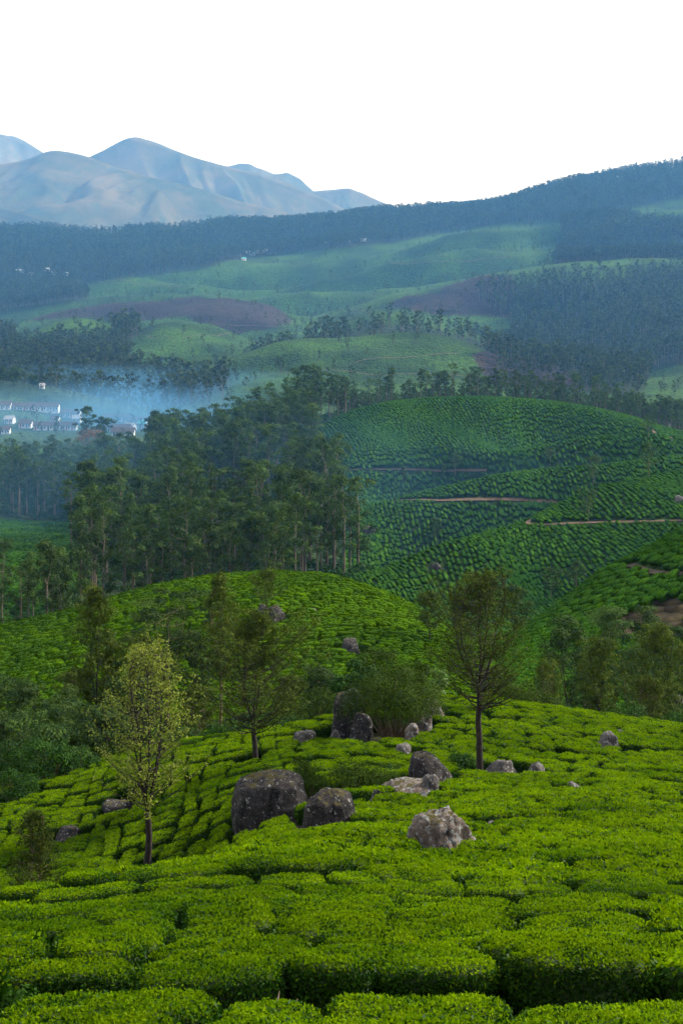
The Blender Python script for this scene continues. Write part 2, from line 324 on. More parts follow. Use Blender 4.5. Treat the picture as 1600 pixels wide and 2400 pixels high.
M['track'] = plain_mat('track', (0.028, 0.026, 0.018), (0.07, 0.05, 0.035), 0.3, 0.95)
M['dead_wood'] = plain_mat('dead_wood', (0.10, 0.065, 0.05), (0.28, 0.21, 0.16), 7.0, 0.9, 0.4)
M['wall_white'] = plain_mat('wall_white', (0.40, 0.42, 0.45), (0.60, 0.60, 0.60), 0.4)
M['wall_blue'] = plain_mat('wall_blue', (0.08, 0.22, 0.42), (0.12, 0.28, 0.5), 0.4)
M['roof_brown'] = plain_mat('roof_brown', (0.035, 0.026, 0.026), (0.075, 0.052, 0.048), 0.7)
M['roof_grey'] = plain_mat('roof_grey', (0.20, 0.20, 0.21), (0.30, 0.30, 0.31), 0.7)
M['roof_teal'] = plain_mat('roof_teal', (0.05, 0.34, 0.36), (0.08, 0.42, 0.44), 0.7)
M['roof_white'] = plain_mat('roof_white', (0.7, 0.72, 0.75), (0.8, 0.8, 0.8), 0.7)
M['door_blue'] = plain_mat('door_blue', (0.05, 0.15, 0.40), (0.08, 0.2, 0.45), 1.0)
M['door_red'] = plain_mat('door_red', (0.30, 0.05, 0.04), (0.36, 0.08, 0.06), 1.0)
M['glass_dark'] = plain_mat('glass_dark', (0.02, 0.025, 0.03), (0.03, 0.035, 0.04), 1.0, 0.25)
def rock_mat(name, base1, base2, lichen, moss):
    m, t, N, L = mat(name)
    g = N('ShaderNodeNewGeometry'); tcn = N('ShaderNodeTexCoord'); v = tcn.outputs['Object']
    f1 = noise(N, L, v, 1.1, 8, 0.7); f2 = noise(N, L, v, 3.6, 8, 0.75); f3 = noise(N, L, v, 2.1, 6, 0.7); f4 = noise(N, L, v, 7.5, 5, 0.7)
    mp = N('ShaderNodeMapping'); mp.inputs['Scale'].default_value = (2.2, 2.2, 0.55); L(v, mp.inputs['Vector'])
    f5 = noise(N, L, mp.outputs[0], 1.0, 6, 0.65)
    c = mixc(N, L, base1, base2, rampf(N, L, f1, 0.40, 0.60))
    c = mixc(N, L, c, tuple(x * 0.3 for x in base1), rampf(N, L, f5, 0.52, 0.64))          # dark rain streaks
    c = mixc(N, L, c, (0.26, 0.27, 0.28), rampf(N, L, f2, 0.63 - lichen, 0.67 - lichen))   # lichen crusts
    c = mixc(N, L, c, (0.38, 0.39, 0.38), rampf(N, L, f4, 0.60, 0.64))
    sx = N('ShaderNodeSeparateXYZ'); L(g.outputs['Normal'], sx.inputs[0])
    ma = N('ShaderNodeMath'); ma.operation = 'MULTIPLY_ADD'; L(f3, ma.inputs[0]); ma.inputs[1].default_value = 2.2; L(sx.outputs['Z'], ma.inputs[2])
    c = mixc(N, L, c, (0.060, 0.052, 0.010), rampf(N, L, ma.outputs[0], 2.10 - moss, 2.25 - moss))
    p = N('ShaderNodeBsdfPrincipled'); p.inputs['Roughness'].default_value = 0.85; p.inputs['Specular IOR Level'].default_value = 0.2
    L(c, p.inputs['Base Color'])
    b = N('ShaderNodeBump'); b.inputs['Strength'].default_value = 1.0; b.inputs['Distance'].default_value = 0.4
    ad = N('ShaderNodeMath'); ad.operation = 'ADD'; L(f1, ad.inputs[0]); L(f2, ad.inputs[1]); L(ad.outputs[0], b.inputs['Height']); L(b.outputs[0], p.inputs['Normal'])
    o = N('ShaderNodeOutputMaterial'); L(p.outputs[0], o.inputs['Surface'])
    return m
M['rock_dark'] = rock_mat('rock_dark', (0.020, 0.017, 0.019), (0.055, 0.048, 0.050), 0.0, 0.10)
M['rock_tan'] = rock_mat('rock_tan', (0.11, 0.085, 0.072), (0.26, 0.21, 0.18), 0.10, 0.06)
M['rock_grey'] = rock_mat('rock_grey', (0.075, 0.070, 0.072), (0.17, 0.155, 0.15), 0.07, -0.1)

def ground_mat():
    m, t, N, L = mat('ground')
    a = N('ShaderNodeAttribute'); a.attribute_name = 'cover'; g = N('ShaderNodeNewGeometry'); P = g.outputs['Position']
    f = noise(N, L, P, 0.012, 6, 0.6); f2 = noise(N, L, P, 0.35, 5, 0.65)
    c = mixc(N, L, mixc(N, L, a.outputs['Color'], (0.5, 0.55, 0.6), 1.0, 'MULTIPLY'), mixc(N, L, a.outputs['Color'], (1.6, 1.45, 1.2), 1.0, 'MULTIPLY'), rampf(N, L, f, 0.38, 0.62))
    c = mixc(N, L, mixc(N, L, c, (0.55, 0.55, 0.55), 1.0, 'MULTIPLY'), mixc(N, L, c, (1.3, 1.3, 1.3), 1.0, 'MULTIPLY'), rampf(N, L, f2, 0.35, 0.62))
    vo = N('ShaderNodeTexVoronoi'); vo.inputs['Scale'].default_value = 0.42; vo.inputs['Randomness'].default_value = 0.8; L(P, vo.inputs['Vector'])
    vr = rampf(N, L, vo.outputs['Distance'], 0.35, 0.75)
    c = mixc(N, L, c, mixc(N, L, c, (0.42, 0.45, 0.5), 1.0, 'MULTIPLY'), vr)
    p = N('ShaderNodeBsdfPrincipled'); p.inputs['Roughness'].default_value = 0.9; p.inputs['Specular IOR Level'].default_value = 0.05
    L(c, p.inputs['Base Color'])
    b = N('ShaderNodeBump'); b.invert = True; b.inputs['Strength'].default_value = 0.8; b.inputs['Distance'].default_value = 1.2; L(vo.outputs['Distance'], b.inputs['Height']); L(b.outputs[0], p.inputs['Normal'])
    o = N('ShaderNodeOutputMaterial'); L(p.outputs[0], o.inputs['Surface'])
    return m
M['ground'] = ground_mat()
def mountain_mat():
    m, t, N, L = mat('mountain_grass')
    g = N('ShaderNodeNewGeometry'); P = g.outputs['Position']
    f = noise(N, L, P, 0.004, 8, 0.68); f2 = noise(N, L, P, 0.013, 7, 0.7)
    c = mixc(N, L, (0.026, 0.034, 0.018), (0.090, 0.074, 0.046), rampf(N, L, f, 0.42, 0.62))
    c = mixc(N, L, c, (0.035, 0.05, 0.03), rampf(N, L, f2, 0.52, 0.66))
    p = N('ShaderNodeBsdfDiffuse'); L(c, p.inputs['Color'])
    o = N('ShaderNodeOutputMaterial'); L(p.outputs[0], o.inputs['Surface'])
    return m
M['mountain'] = mountain_mat()

# ------------------------------------------------------------------ what grows where (survey columns/rows and distance)
BROWN = [([(15, 742), (60, 715), (120, 695), (250, 678), (450, 678), (560, 688), (640, 706), (672, 742), (600, 758), (520, 768), (470, 750), (430, 728), (330, 738), (180, 728)], 1370, 1760),
         ([(880, 702), (930, 680), (1010, 674), (1030, 640), (1100, 630), (1180, 634), (1190, 730), (1000, 722)], 1400, 1760),
         ([(1085, 815), (1130, 800), (1300, 850), (1340, 890), (1130, 885)], 880, 1200)]
BANK = ([(1370, 1455), (1420, 1408), (1500, 1372), (1568, 1352), (1700, 1340), (1700, 1460), (1568, 1470), (1500, 1440), (1430, 1470)], 150, 230)
FOREST = [  # polygon, near, far, spacing, style
 ([(-900, 530), (0, 533), (250, 543), (500, 524), (720, 511), (880, 492), (970, 485), (1120, 477), (1300, 424), (1568, 384), (2300, 325), (2300, 420), (1568, 458), (1400, 490), (1300, 504), (1130, 518), (1000, 540), (900, 560), (700, 575), (620, 588), (520, 600), (480, 616), (330, 636), (180, 655), (-900, 640)], 2120, 2760, 7.8, 'far'),
 ([(1290, 512), (1340, 500), (1420, 506), (1568, 520), (2300, 500), (2300, 605), (1500, 610), (1270, 614), (1280, 560)], 1720, 2250, 6.5, 'far'),
 ([(1090, 660), (1200, 652), (1500, 636), (1568, 618), (2300, 600), (2300, 800), (1568, 838), (1490, 850), (1470, 925), (1300, 895), (1130, 880), (1110, 815), (1185, 792), (1170, 740), (1080, 690)], 900, 1800, 9.6, 'mid'),
 ([(-900, 765), (10, 765), (50, 800), (190, 785), (330, 742), (300, 790), (285, 850), (400, 874), (520, 886), (500, 935), (330, 940), (-900, 940)], 860, 1360, 8.0, 'mid'),
 ([(430, 872), (520, 864), (600, 832), (690, 806), (780, 770), (800, 790), (700, 836), (560, 872)], 1060, 1330, 8.5, 'mid'),
 ([(-900, 640), (180, 652), (200, 690), (120, 702), (20, 722), (-900, 745)], 1500, 2200, 8.0, 'far'),
 ([(780, 765), (860, 735), (1000, 760), (1160, 800), (1000, 812), (860, 800)], 1060, 1360, 15.0, 'mid'),
]
def forest_mask(px, py, Y):
    r = np.zeros(np.shape(px), bool)
    for poly, a, b, s, st in FOREST:
        r |= inpoly(px, py, poly) & (Y > a) & (Y < b)
    return r | grove_mask(px, Y) | ((Y > 600) & (Y < 730) & (px > 700))
def grove_edge(Y):          # right-hand edge of the eucalyptus grove
    return np.interp(Y, [240, 300, 340, 380, 430, 470, 500, 545, 575, 640], [300, 740, 800, 770, 800, 770, 715, 680, 790, 820])
def grove_mask(px, Y):
    g = (Y > 262) & (Y < 615) & (px < grove_edge(Y)) & (px > -900)
    g &= ~((px < 185) & (Y > 272) & (Y < 442)) & ~((px < 345) & (Y > 548))
    g &= ~((Y < 285) & (px > 240))
    return g

# ------------------------------------------------------------------ the land
def build_ground():
    Ys = np.concatenate([np.linspace(2.0, 12, 24)[:-1], np.geomspace(12, 100, 190)[:-1], np.linspace(100, 232, 110)[:-1], np.linspace(232, 600, 190)[:-1], np.geomspace(600, 2760, 330)[:-1], np.geomspace(2760, 8550, 36)])
    A = np.linspace(-1, 1, 400)
    Y = np.repeat(Ys[:, None], len(A), 1); X = A[None, :] * (0.36 * Y + 14)
    Z = ground(X, Y)
    nr, nc = Y.shape
    i = np.arange(nr - 1)[:, None] * nc; j = np.arange(nc - 1)[None, :]
    Fq = np.stack([i + j, i + j + 1, i + nc + j + 1, i + nc + j], -1).reshape(-1, 4)
    V = np.stack([X, Y, Z], -1).reshape(-1, 3)
    me = mesh_np('ground', V, [Fq], [M['ground']], smooth=True)
    px, py = to_px(X, Y), to_py(Z, Y)
    C = np.zeros((nr, nc, 4)); C[..., 3] = 1
    C[..., :3] = (0.030, 0.034, 0.014)
    far = Y > 600
    C[far, :3] = (0.023, 0.062, 0.009)
    mid = (Y > 140) & (Y < 600); C[mid, :3] = (0.014, 0.034, 0.006)
    bank = inpoly(px, py, BANK[0]) & (Y > BANK[1]) & (Y < BANK[2]); C[bank, :3] = (0.030, 0.025, 0.014)
    fm = forest_mask(px, py, Y); C[fm, :3] = (0.020, 0.038, 0.014)
    village = (Y > 640) & (Y < 900) & (px < 520); C[village, :3] = (0.030, 0.060, 0.018)
    for poly, a, b in BROWN:
        k = inpoly(px + 5 * vnoise(X / 30, Y / 30), py, poly) & (Y > a) & (Y < b); C[k, :3] = (0.024, 0.019, 0.019)
    C[Y > 2780, :3] = (0.05, 0.075, 0.03)
    ca = me.color_attributes.new('cover', 'FLOAT_COLOR', 'POINT'); ca.data.foreach_set('color', C.reshape(-1).astype(np.float32))
    o = link('ground', me); tag(o, kind='structure')
build_ground()

def mountain(name, sil, Yc, dfront, dback, base, seed, spur=420.0, amp=0.5):
    a = np.array(sil, float); n, k = 320, 110
    px = np.linspace(a[0, 0], a[-1, 0], n); py = np.interp(px, a[:, 0], a[:, 1])
    ker = np.exp(-0.5 * (np.arange(-6, 7) / 2.2) ** 2); ker /= ker.sum(); py = np.convolve(np.pad(py, 6, 'edge'), ker, 'valid')
    x = (px - W / 2) / F * Yc; zr = (H0 - py) / F * Yc
    zr = zr + 9 * fbm(x / 260, x * 0, None, seed, 4) * Yc / 7000
    t = np.concatenate([np.linspace(-1, 0, int(k * .72)), np.linspace(0, 1, k - int(k * .72) + 1)[1:]])
    X = np.repeat(x[None, :], k, 0); T = np.repeat(t[:, None], n, 1)
    Yy = Yc + np.where(T < 0, T * dfront, T * dback)
    sh = (1 - np.abs(T)) ** 1.15
    wx = X + 260 * fbm(X / 900, Yy / 900, None, seed + 3, 3)
    rid = 1 - np.abs(fbm(wx / spur, Yy / (spur * 3.5), None, seed + 5, 5)) * 1.7
    env = np.abs(T) ** 0.7 * (1 - np.abs(T)) ** 0.6
    h = np.maximum(zr - base, 10)[None, :]
    Z = base + h * sh + h * amp * 1.15 * env * (rid - 0.78) + 34 * fbm(X / 170, Yy / 260, None, seed + 8, 6) * env
    ej = np.minimum(1, np.minimum(np.arange(n), np.arange(n)[::-1]) / 8.0)[None, :]
    Z = base - 40 + (Z - base + 40) * ej
    i = np.arange(k - 1)[:, None] * n; j = np.arange(n - 1)[None, :]
    Fq = np.stack([i + j, i + j + 1, i + n + j + 1, i + n + j], -1).reshape(-1, 4)
    o = link(name, mesh_np(name, np.stack([X, Yy, Z], -1).reshape(-1, 3), [Fq], [M['mountain']], smooth=True)); tag(o, kind='structure')
mountain('mountain', [(-900, 520), (-500, 450), (-300, 425), (0, 379), (70, 367), (100, 350), (130, 344), (170, 351), (205, 361), (260, 384), (330, 404), (400, 421), (480, 444), (560, 464), (640, 482), (720, 505), (820, 540)], 5200, 1500, 700, -170, 3)
mountain('mountain_peak', [(-100, 480), (60, 420), (150, 385), (205, 361), (240, 344), (280, 325), (305, 317), (330, 321), (352, 325), (400, 345), (450, 364), (500, 374), (540, 384), (600, 398), (650, 416), (700, 436), (740, 455), (800, 485), (900, 540)], 6100, 1200, 700, -170, 11, 520)
mountain('mountain_far', [(-900, 330), (-400, 300), (-150, 305), (0, 311), (40, 317), (70, 334), (100, 352), (160, 380), (300, 440), (400, 500)], 7700, 1200, 600, -170, 21, 600)
mountain('mountain_shoulder', [(430, 420), (500, 392), (550, 378), (575, 379), (600, 390), (630, 402), (660, 398), (690, 412), (715, 436), (760, 470), (820, 520)], 7300, 1100, 600, -170, 31, 500)
mountain('mountain_spur', [(600, 520), (680, 450), (720, 438), (780, 432), (805, 429), (830, 438), (855, 452), (880, 464), (960, 500)], 6700, 900, 600, -170, 41, 380)
mountain('mountain_ridge', [(940, 480), (1000, 466), (1045, 460), (1090, 456), (1150, 455), (1300, 452), (1600, 440), (2200, 400)], 7900, 900, 500, -170, 51, 500)
mountain('foothill', [(-900, 450), (-300, 462), (0, 476), (40, 486), (80, 500), (140, 520), (260, 560)], 4200, 500, 500, -170, 61, 300)

# ------------------------------------------------------------------ scatter (for masses past counting)
def eulers(Xax, Nrm):
    n = unit(Nrm); x = unit(Xax - n * (Xax * n).sum(1)[:, None]); y = np.cross(n, x)
    ry = np.arcsin(np.clip(-x[:, 2], -1, 1)); rx = np.arctan2(y[:, 2], n[:, 2]); rz = np.arctan2(x[:, 1], x[:, 0])
    return np.stack([rx, ry, rz], 1)
def scatter(name, P, R, S, idx, meshes, label, cat):
    """one object whose points each carry one of the given meshes"""
    me = bpy.data.meshes.new(name); me.vertices.add(len(P)); me.vertices.foreach_set('co', np.asarray(P, np.float32).ravel())
    a = me.attributes.new('rot', 'FLOAT_VECTOR', 'POINT'); a.data.foreach_set('vector', np.asarray(R, np.float32).ravel())
    a = me.attributes.new('scl', 'FLOAT_VECTOR', 'POINT'); a.data.foreach_set('vector', np.asarray(S, np.float32).ravel())
    a = me.attributes.new('idx', 'INT', 'POINT'); a.data.foreach_set('value', np.asarray(idx, np.int32))
    o = link(name, me); tag(o, label, cat, kind='stuff')
    coll = bpy.data.collections.new(name + '_sources')
    for i, m in enumerate(meshes):
        s = bpy.data.objects.new('%s_source_%02d' % (name, i), m); coll.objects.link(s)
    g = bpy.data.node_groups.new(name + '_scatter', 'GeometryNodeTree')
    g.interface.new_socket('Geometry', in_out='INPUT', socket_type='NodeSocketGeometry')
    g.interface.new_socket('Geometry', in_out='OUTPUT', socket_type='NodeSocketGeometry')
    N = g.nodes.new; L = g.links.new
    gi, go = N('NodeGroupInput'), N('NodeGroupOutput')
    ci = N('GeometryNodeCollectionInfo'); ci.inputs['Collection'].default_value = coll
    ci.inputs['Separate Children'].default_value = True; ci.inputs['Reset Children'].default_value = True
    ip = N('GeometryNodeInstanceOnPoints'); ip.inputs['Pick Instance'].default_value = True
    def attr(nm, ty):
        n = N('GeometryNodeInputNamedAttribute'); n.data_type = ty; n.inputs['Name'].default_value = nm; return n.outputs['Attribute']
    mp = N('GeometryNodeMeshToPoints'); L(gi.outputs[0], mp.inputs['Mesh'])
    L(mp.outputs[0], ip.inputs['Points']); L(ci.outputs[0], ip.inputs['Instance'])
    L(attr('idx', 'INT'), ip.inputs['Instance Index'])
    er = N('FunctionNodeEulerToRotation'); L(attr('rot', 'FLOAT_VECTOR'), er.inputs[0]); L(er.outputs[0], ip.inputs['Rotation'])
    L(attr('scl', 'FLOAT_VECTOR'), ip.inputs['Scale'])
    L(ip.outputs[0], go.inputs[0])
    md = o.modifiers.new('scatter', 'NODES'); md.node_group = g
    return o

# ------------------------------------------------------------------ plant shapes
def hull(rng, Lx, Wy, H, nseg=28, prof=None, lump=0.06, seed=0, ex=3.2):
    prof = prof or [(0.5, 0.0), (0.76, 0.22), (0.95, 0.52), (1.0, 0.76), (0.975, 0.90), (0.88, 0.975), (0.58, 1.0), (0.2, 1.0)]
    th = np.arange(nseg) * 2 * math.pi / nseg
    cx = np.sign(np.cos(th)) * np.abs(np.cos(th)) ** (2 / ex); cyy = np.sign(np.sin(th)) * np.abs(np.sin(th)) ** (2 / ex)
    V = []
    for r, h in prof: V.append(np.stack([cx * r * Lx / 2, cyy * r * Wy / 2, np.full(nseg, h * H)], 1))
    V = np.concatenate(V); k = len(prof)
    s = np.stack([V[:, 0] / 0.55, V[:, 1] / 0.55, V[:, 2] / 0.55], 1)
    d = fbm(s[:, 0] + seed * 7.7, s[:, 1], s[:, 2], seed, 2)
    c = np.array([0, 0, H * 0.45]); V = V + unit(V - c) * (d * lump)[:, None]
    V[:nseg, 2] = -0.12
    i = np.arange(k - 1)[:, None] * nseg; j = np.arange(nseg)[None, :]; j2 = (j + 1) % nseg
    Q = np.stack([i + j, i + j2, i + nseg + j2, i + nseg + j], -1).reshape(-1, 4)
    top = len(V); V = np.concatenate([V, [[0, 0, H * 1.0]]])
    T = np.stack([(k - 1) * nseg + np.arange(nseg), (k - 1) * nseg + (np.arange(nseg) + 1) % nseg, np.full(nseg, top)], 1)
    return V, Q, T
def sample_hull(rng, V, Q, T, n):
    tris = np.concatenate([Q[:, [0, 1, 2]], Q[:, [0, 2, 3]], T])
    a, b, c = V[tris[:, 0]], V[tris[:, 1]], V[tris[:, 2]]
    nr = np.cross(b - a, c - a); ar = np.linalg.norm(nr, axis=1)
    f = rng.choice(len(tris), n, p=ar / ar.sum())
    u, v = rng.random(n), rng.random(n); k = u + v > 1; u[k] = 1 - u[k]; v[k] = 1 - v[k]
    return a[f] + (b - a)[f] * u[:, None] + (c - a)[f] * v[:, None], unit(nr)[f]
def tea_bush_mesh(name, seed, Lx, Wy, H, dens, leaf, nseg=28):
    rng = np.random.default_rng(seed)
    V, Q, T = hull(rng, Lx, Wy, H, nseg, seed=seed)
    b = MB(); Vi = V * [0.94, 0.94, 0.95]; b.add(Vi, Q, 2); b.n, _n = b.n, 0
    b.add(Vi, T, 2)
    area = Lx * Wy + 2 * (Lx + Wy) * H
    n = int(dens * area)
    P, Nm = sample_hull(rng, V, Q, T, n)
    lump = fbm(P[:, 0] * 2.2 + seed, P[:, 1] * 2.2, P[:, 2] * 2.2, seed + 1, 2)
    P = P + Nm * (rng.normal(0.0, 0.022, n) * (leaf / 0.065) ** 0.5 + 0.035 * lump)[:, None]
    up = Nm[:, 2]
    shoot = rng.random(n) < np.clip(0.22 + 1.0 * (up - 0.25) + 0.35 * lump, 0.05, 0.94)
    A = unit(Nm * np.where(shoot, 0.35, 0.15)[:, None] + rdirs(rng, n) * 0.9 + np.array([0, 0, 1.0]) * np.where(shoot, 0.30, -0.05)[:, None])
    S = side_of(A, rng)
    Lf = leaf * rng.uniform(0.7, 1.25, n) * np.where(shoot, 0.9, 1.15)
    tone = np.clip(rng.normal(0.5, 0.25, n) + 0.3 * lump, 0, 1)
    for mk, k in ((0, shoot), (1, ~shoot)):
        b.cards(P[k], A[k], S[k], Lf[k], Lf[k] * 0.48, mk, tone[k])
    return b.mesh(name, [M['tea_shoot'], M['tea_leaf'], M['tea_inner']])
def tea_far_mesh(name, seed, Lx, Wy, H, nseg, ncard, leaf, mt='tea_far'):
    rng = np.random.default_rng(seed)
    prof = [(0.62, 0.0), (0.92, 0.45), (1.0, 0.72), (0.85, 0.93), (0.45, 1.02)]
    V, Q, T = hull(rng, Lx, Wy, H, nseg, prof, 0.11, seed)
    b = MB(); tone = np.clip(0.5 + 0.7 * fbm(V[:, 0] * 3, V[:, 1] * 3, V[:, 2] * 3, seed, 2), 0, 1)
    b.add(V, Q, 0, tone); b.add(V, T, 0, tone)
    if ncard:
        P, Nm = sample_hull(rng, V, Q, T, ncard)
        A = unit(Nm * 0.6 + rdirs(rng, ncard)); b.cards(P + Nm * 0.03, A, side_of(A, rng), leaf, leaf * 0.7, 0, rng.random(ncard))
    return b.mesh(name, [M[mt]])

def clump(rng, c, r, n, flat_=0.7, shell=0.55):
    d = rdirs(rng, n); rad = r * (shell + (1 - shell) * rng.random(n)) ** 1.0
    d[:, 2] = np.where(d[:, 2] < -0.35, -d[:, 2] * 0.6, d[:, 2])
    return c + d * rad[:, None] * np.array([1, 1, flat_]), d
def make_tree(name, seed, H, r0, fork, stems, env, nbr, leaves, leaf, bark, leafm, clump_r=0.5, flat_=0.7, rise=0.7, hang=0.3, sides=7, along=0.5, lean=0.02, wide=0.5, coherent=True):
    """trunk and crown meshes; env: crown radius by relative height"""
    rng = np.random.default_rng(seed); ev = np.array(env, float)
    E = lambda h: np.interp(h, ev[:, 0], ev[:, 1])
    w = MB(); cr = MB()
    hf = fork * H
    nn = 7; zz = np.linspace(0, hf, nn); off = np.cumsum(rng.normal(0, lean * H / nn, (nn, 2)), 0); off -= off[0]
    P = np.column_stack([off, zz]); P[0, 2] = -0.5
    w.tube(P, np.linspace(r0 * 1.15, r0 * 0.78, nn), sides)
    top = P[-1]; st = []
    for i in range(stems):
        a = 2 * math.pi * (i + rng.uniform(-.3, .3)) / stems
        spread = 0 if stems == 1 else 0.45 * E(0.75)
        tipz = H * (0.98 if i == 0 else rng.uniform(0.82, 0.96))
        t = np.linspace(0, 1, 7)
        rr = spread * (1 - (1 - t) ** 2) * rng.uniform(0.6, 1.2)
        wob = np.cumsum(rng.normal(0, 0.012 * H, (7, 2)), 0); wob -= wob[0]
        Q = np.column_stack([top[0] + np.cos(a) * rr + wob[:, 0] * .6, top[1] + np.sin(a) * rr + wob[:, 1] * .6, top[2] + t * (tipz - top[2])])
        rs = r0 * 0.72 / math.sqrt(max(1, stems * .8))
        w.tube(Q, np.linspace(rs, 0.012, 7) + 0.004, max(4, sides - 2)); st.append((Q, rs))
    lv = []; lob = rng.uniform(0, 6.28, 2)
    h0 = ev[0, 0]
    per = max(1, leaves // nbr)
    for k in range(nbr):
        Q, rs = st[k % stems]
        h = (h0 + (1 - h0) * ((k + rng.random()) / nbr) ** 0.9) * H
        if h < top[2]:
            tt = np.clip(h / max(top[2], .01), 0, 1); base = np.array([np.interp(h, P[:, 2], P[:, 0]), np.interp(h, P[:, 2], P[:, 1]), h]); rb = r0 * 0.25
        else:
            base = np.array([np.interp(h, Q[:, 2], Q[:, 0]), np.interp(h, Q[:, 2], Q[:, 1]), min(h, Q[-1, 2])]); rb = rs * 0.45 * max(.15, 1 - (h - top[2]) / (H - top[2]))
        a = rng.uniform(0, 2 * math.pi)
        R_ = E(h / H) * rng.uniform(0.55, 1.05) * (1 + 0.28 * math.sin(a * 2 + lob[0] + h * 0.5) + 0.2 * math.sin(a * 3 + lob[1] - h * 0.8))
        tip = np.array([top[0] * .5 + np.cos(a) * R_, top[1] * .5 + np.sin(a) * R_, h + rise * R_ * rng.uniform(0.3, 1.1)])
        tip[2] = min(tip[2], H * 1.02)
        t = np.linspace(0, 1, 5)[:, None]
        B = base + (tip - base) * t; B[:, 2] -= (np.sin(t[:, 0] * math.pi) * 0.12 * R_)
        w.tube(B, np.linspace(max(rb, 0.02), 0.008, 5), 4)
        ct = rng.normal(0, 0.16)
        na = int(per * along); nt_ = per - na
        tt = rng.uniform(0.3, 1, na)[:, None]
        da = rdirs(rng, na); pa = base + (tip - base) * tt + da * clump_r * .5; pa[:, 2] -= (np.sin(tt[:, 0] * math.pi) * 0.12 * R_)
        pc, dc = clump(rng, tip, clump_r * rng.uniform(0.7, 1.3), nt_, flat_)
        pp = np.concatenate([pa, pc]); lv.append(np.column_stack([pp, np.full(len(pp), ct), np.concatenate([da, dc])]))
    lv = np.concatenate(lv); n = len(lv)
    if coherent:                                  # leaf sprays face outwards, so each clump has a lit and a shaded side
        Nl = unit(lv[:, 4:7] + np.array([0, 0, 0.35]) + rdirs(rng, n) * 0.55); A = unit(np.cross(Nl, rdirs(rng, n))); Sd = np.cross(Nl, A)
    else:
        A = unit(rdirs(rng, n) + np.array([0, 0, -hang])); Sd = side_of(A, rng)
    tone = np.clip(0.45 + lv[:, 3] + rng.normal(0, 0.2, n), 0, 1)
    Lf = leaf * rng.uniform(0.6, 1.3, n)
    cr.cards(lv[:, :3], A, Sd, Lf, Lf * wide, 0, tone)
    return w.mesh(name + '_trunk', [bark], True), cr.mesh(name + '_crown', [leafm])
def put_tree(name, meshes, loc, rz, scl, label, cat='tree', group=None):
    e = bpy.data.objects.new(name, None); COL.objects.link(e); e.location = loc; e.rotation_euler = (0, 0, rz); e.scale = scl if hasattr(scl, '__len__') else (scl,) * 3
    e.empty_display_size = 0.5
    tag(e, label, cat, group)
    link('trunk', meshes[0], e); link('crown', meshes[1], e)
    return e
def shrub_meshes(name, seed, Wd, Dp, H, n, leaf, leafm, nclump=22):
    rng = np.random.default_rng(seed); w = MB(); cr = MB(); lv = []
    for k in range(nclump):
        a = rng.uniform(0, 2 * math.pi); r = math.sqrt(rng.random()) * 0.8
        x, y = math.cos(a) * r * Wd / 2, math.sin(a) * r * Dp / 2
        z = H * (0.16 + 0.66 * math.sqrt(max(0, 1 - r * r)) * rng.uniform(0.25, 1.1))
        R_ = rng.uniform(0.18, 0.30) * min(Wd, H * 1.6)
        p, dd = clump(rng, np.array([x, y, z]), R_, n // nclump, 0.8, 0.6)
        lv.append(np.column_stack([p, np.full(len(p), rng.normal(0, 0.17)), dd]))
        B = np.array([[x * .15, y * .15, -0.15], [x * .6, y * .6, z * .55], [x, y, z]]); w.tube(B, [0.05 * H ** .5, 0.03 * H ** .5, 0.01], 4)
    lv = np.concatenate(lv); lv[:, 2] = np.maximum(lv[:, 2], rng.uniform(0.02, 0.3, len(lv)) * H * .5); m = len(lv)
    Nl = unit(lv[:, 4:7] + np.array([0, 0, 0.3]) + rdirs(rng, m) * 0.6); A = unit(np.cross(Nl, rdirs(rng, m))); Lf = leaf * rng.uniform(0.6, 1.3, m)
    cr.cards(lv[:, :3], A, np.cross(Nl, A), Lf, Lf * 0.55, 0, np.clip(0.45 + lv[:, 3] + rng.normal(0, 0.22, m), 0, 1))
    return w.mesh(name + '_stems', [M['bark_tan']]), cr.mesh(name + '_foliage', [leafm])
EXCL = []     # (x, y, radius) kept free of tea
def put_shrub(px, py, wpx, hpx, leafm, label, leaf=0.12, n=2600, Y=None, dz=0.0, name='shrub', group=None, excl=True, seed=None):
    X, Yy, z = hit(px, py, fn=ground) if Y is None else at(px, Y)
    wd, h = 1.12 * wpx / F * Yy, 1.15 * hpx / F * Yy
    if Y is not None and Yy > 60: h = max(h, (H0 - (py - hpx)) / F * Yy - z - dz)
    n = int(n * 1.3)
    seed = seed if seed is not None else int(px * 7 + py)
    st, fo = shrub_meshes(name, seed, wd, wd * 0.8, h, n, leaf, leafm)
    e = bpy.data.objects.new(name, None); COL.objects.link(e); e.location = (X, Yy, z + dz); e.empty_display_size = 0.3
    tag(e, label, 'shrub', group); link('stems', st, e); link('foliage', fo, e)
    if excl: EXCL.append((X, Yy, wd * 0.45))
    return e

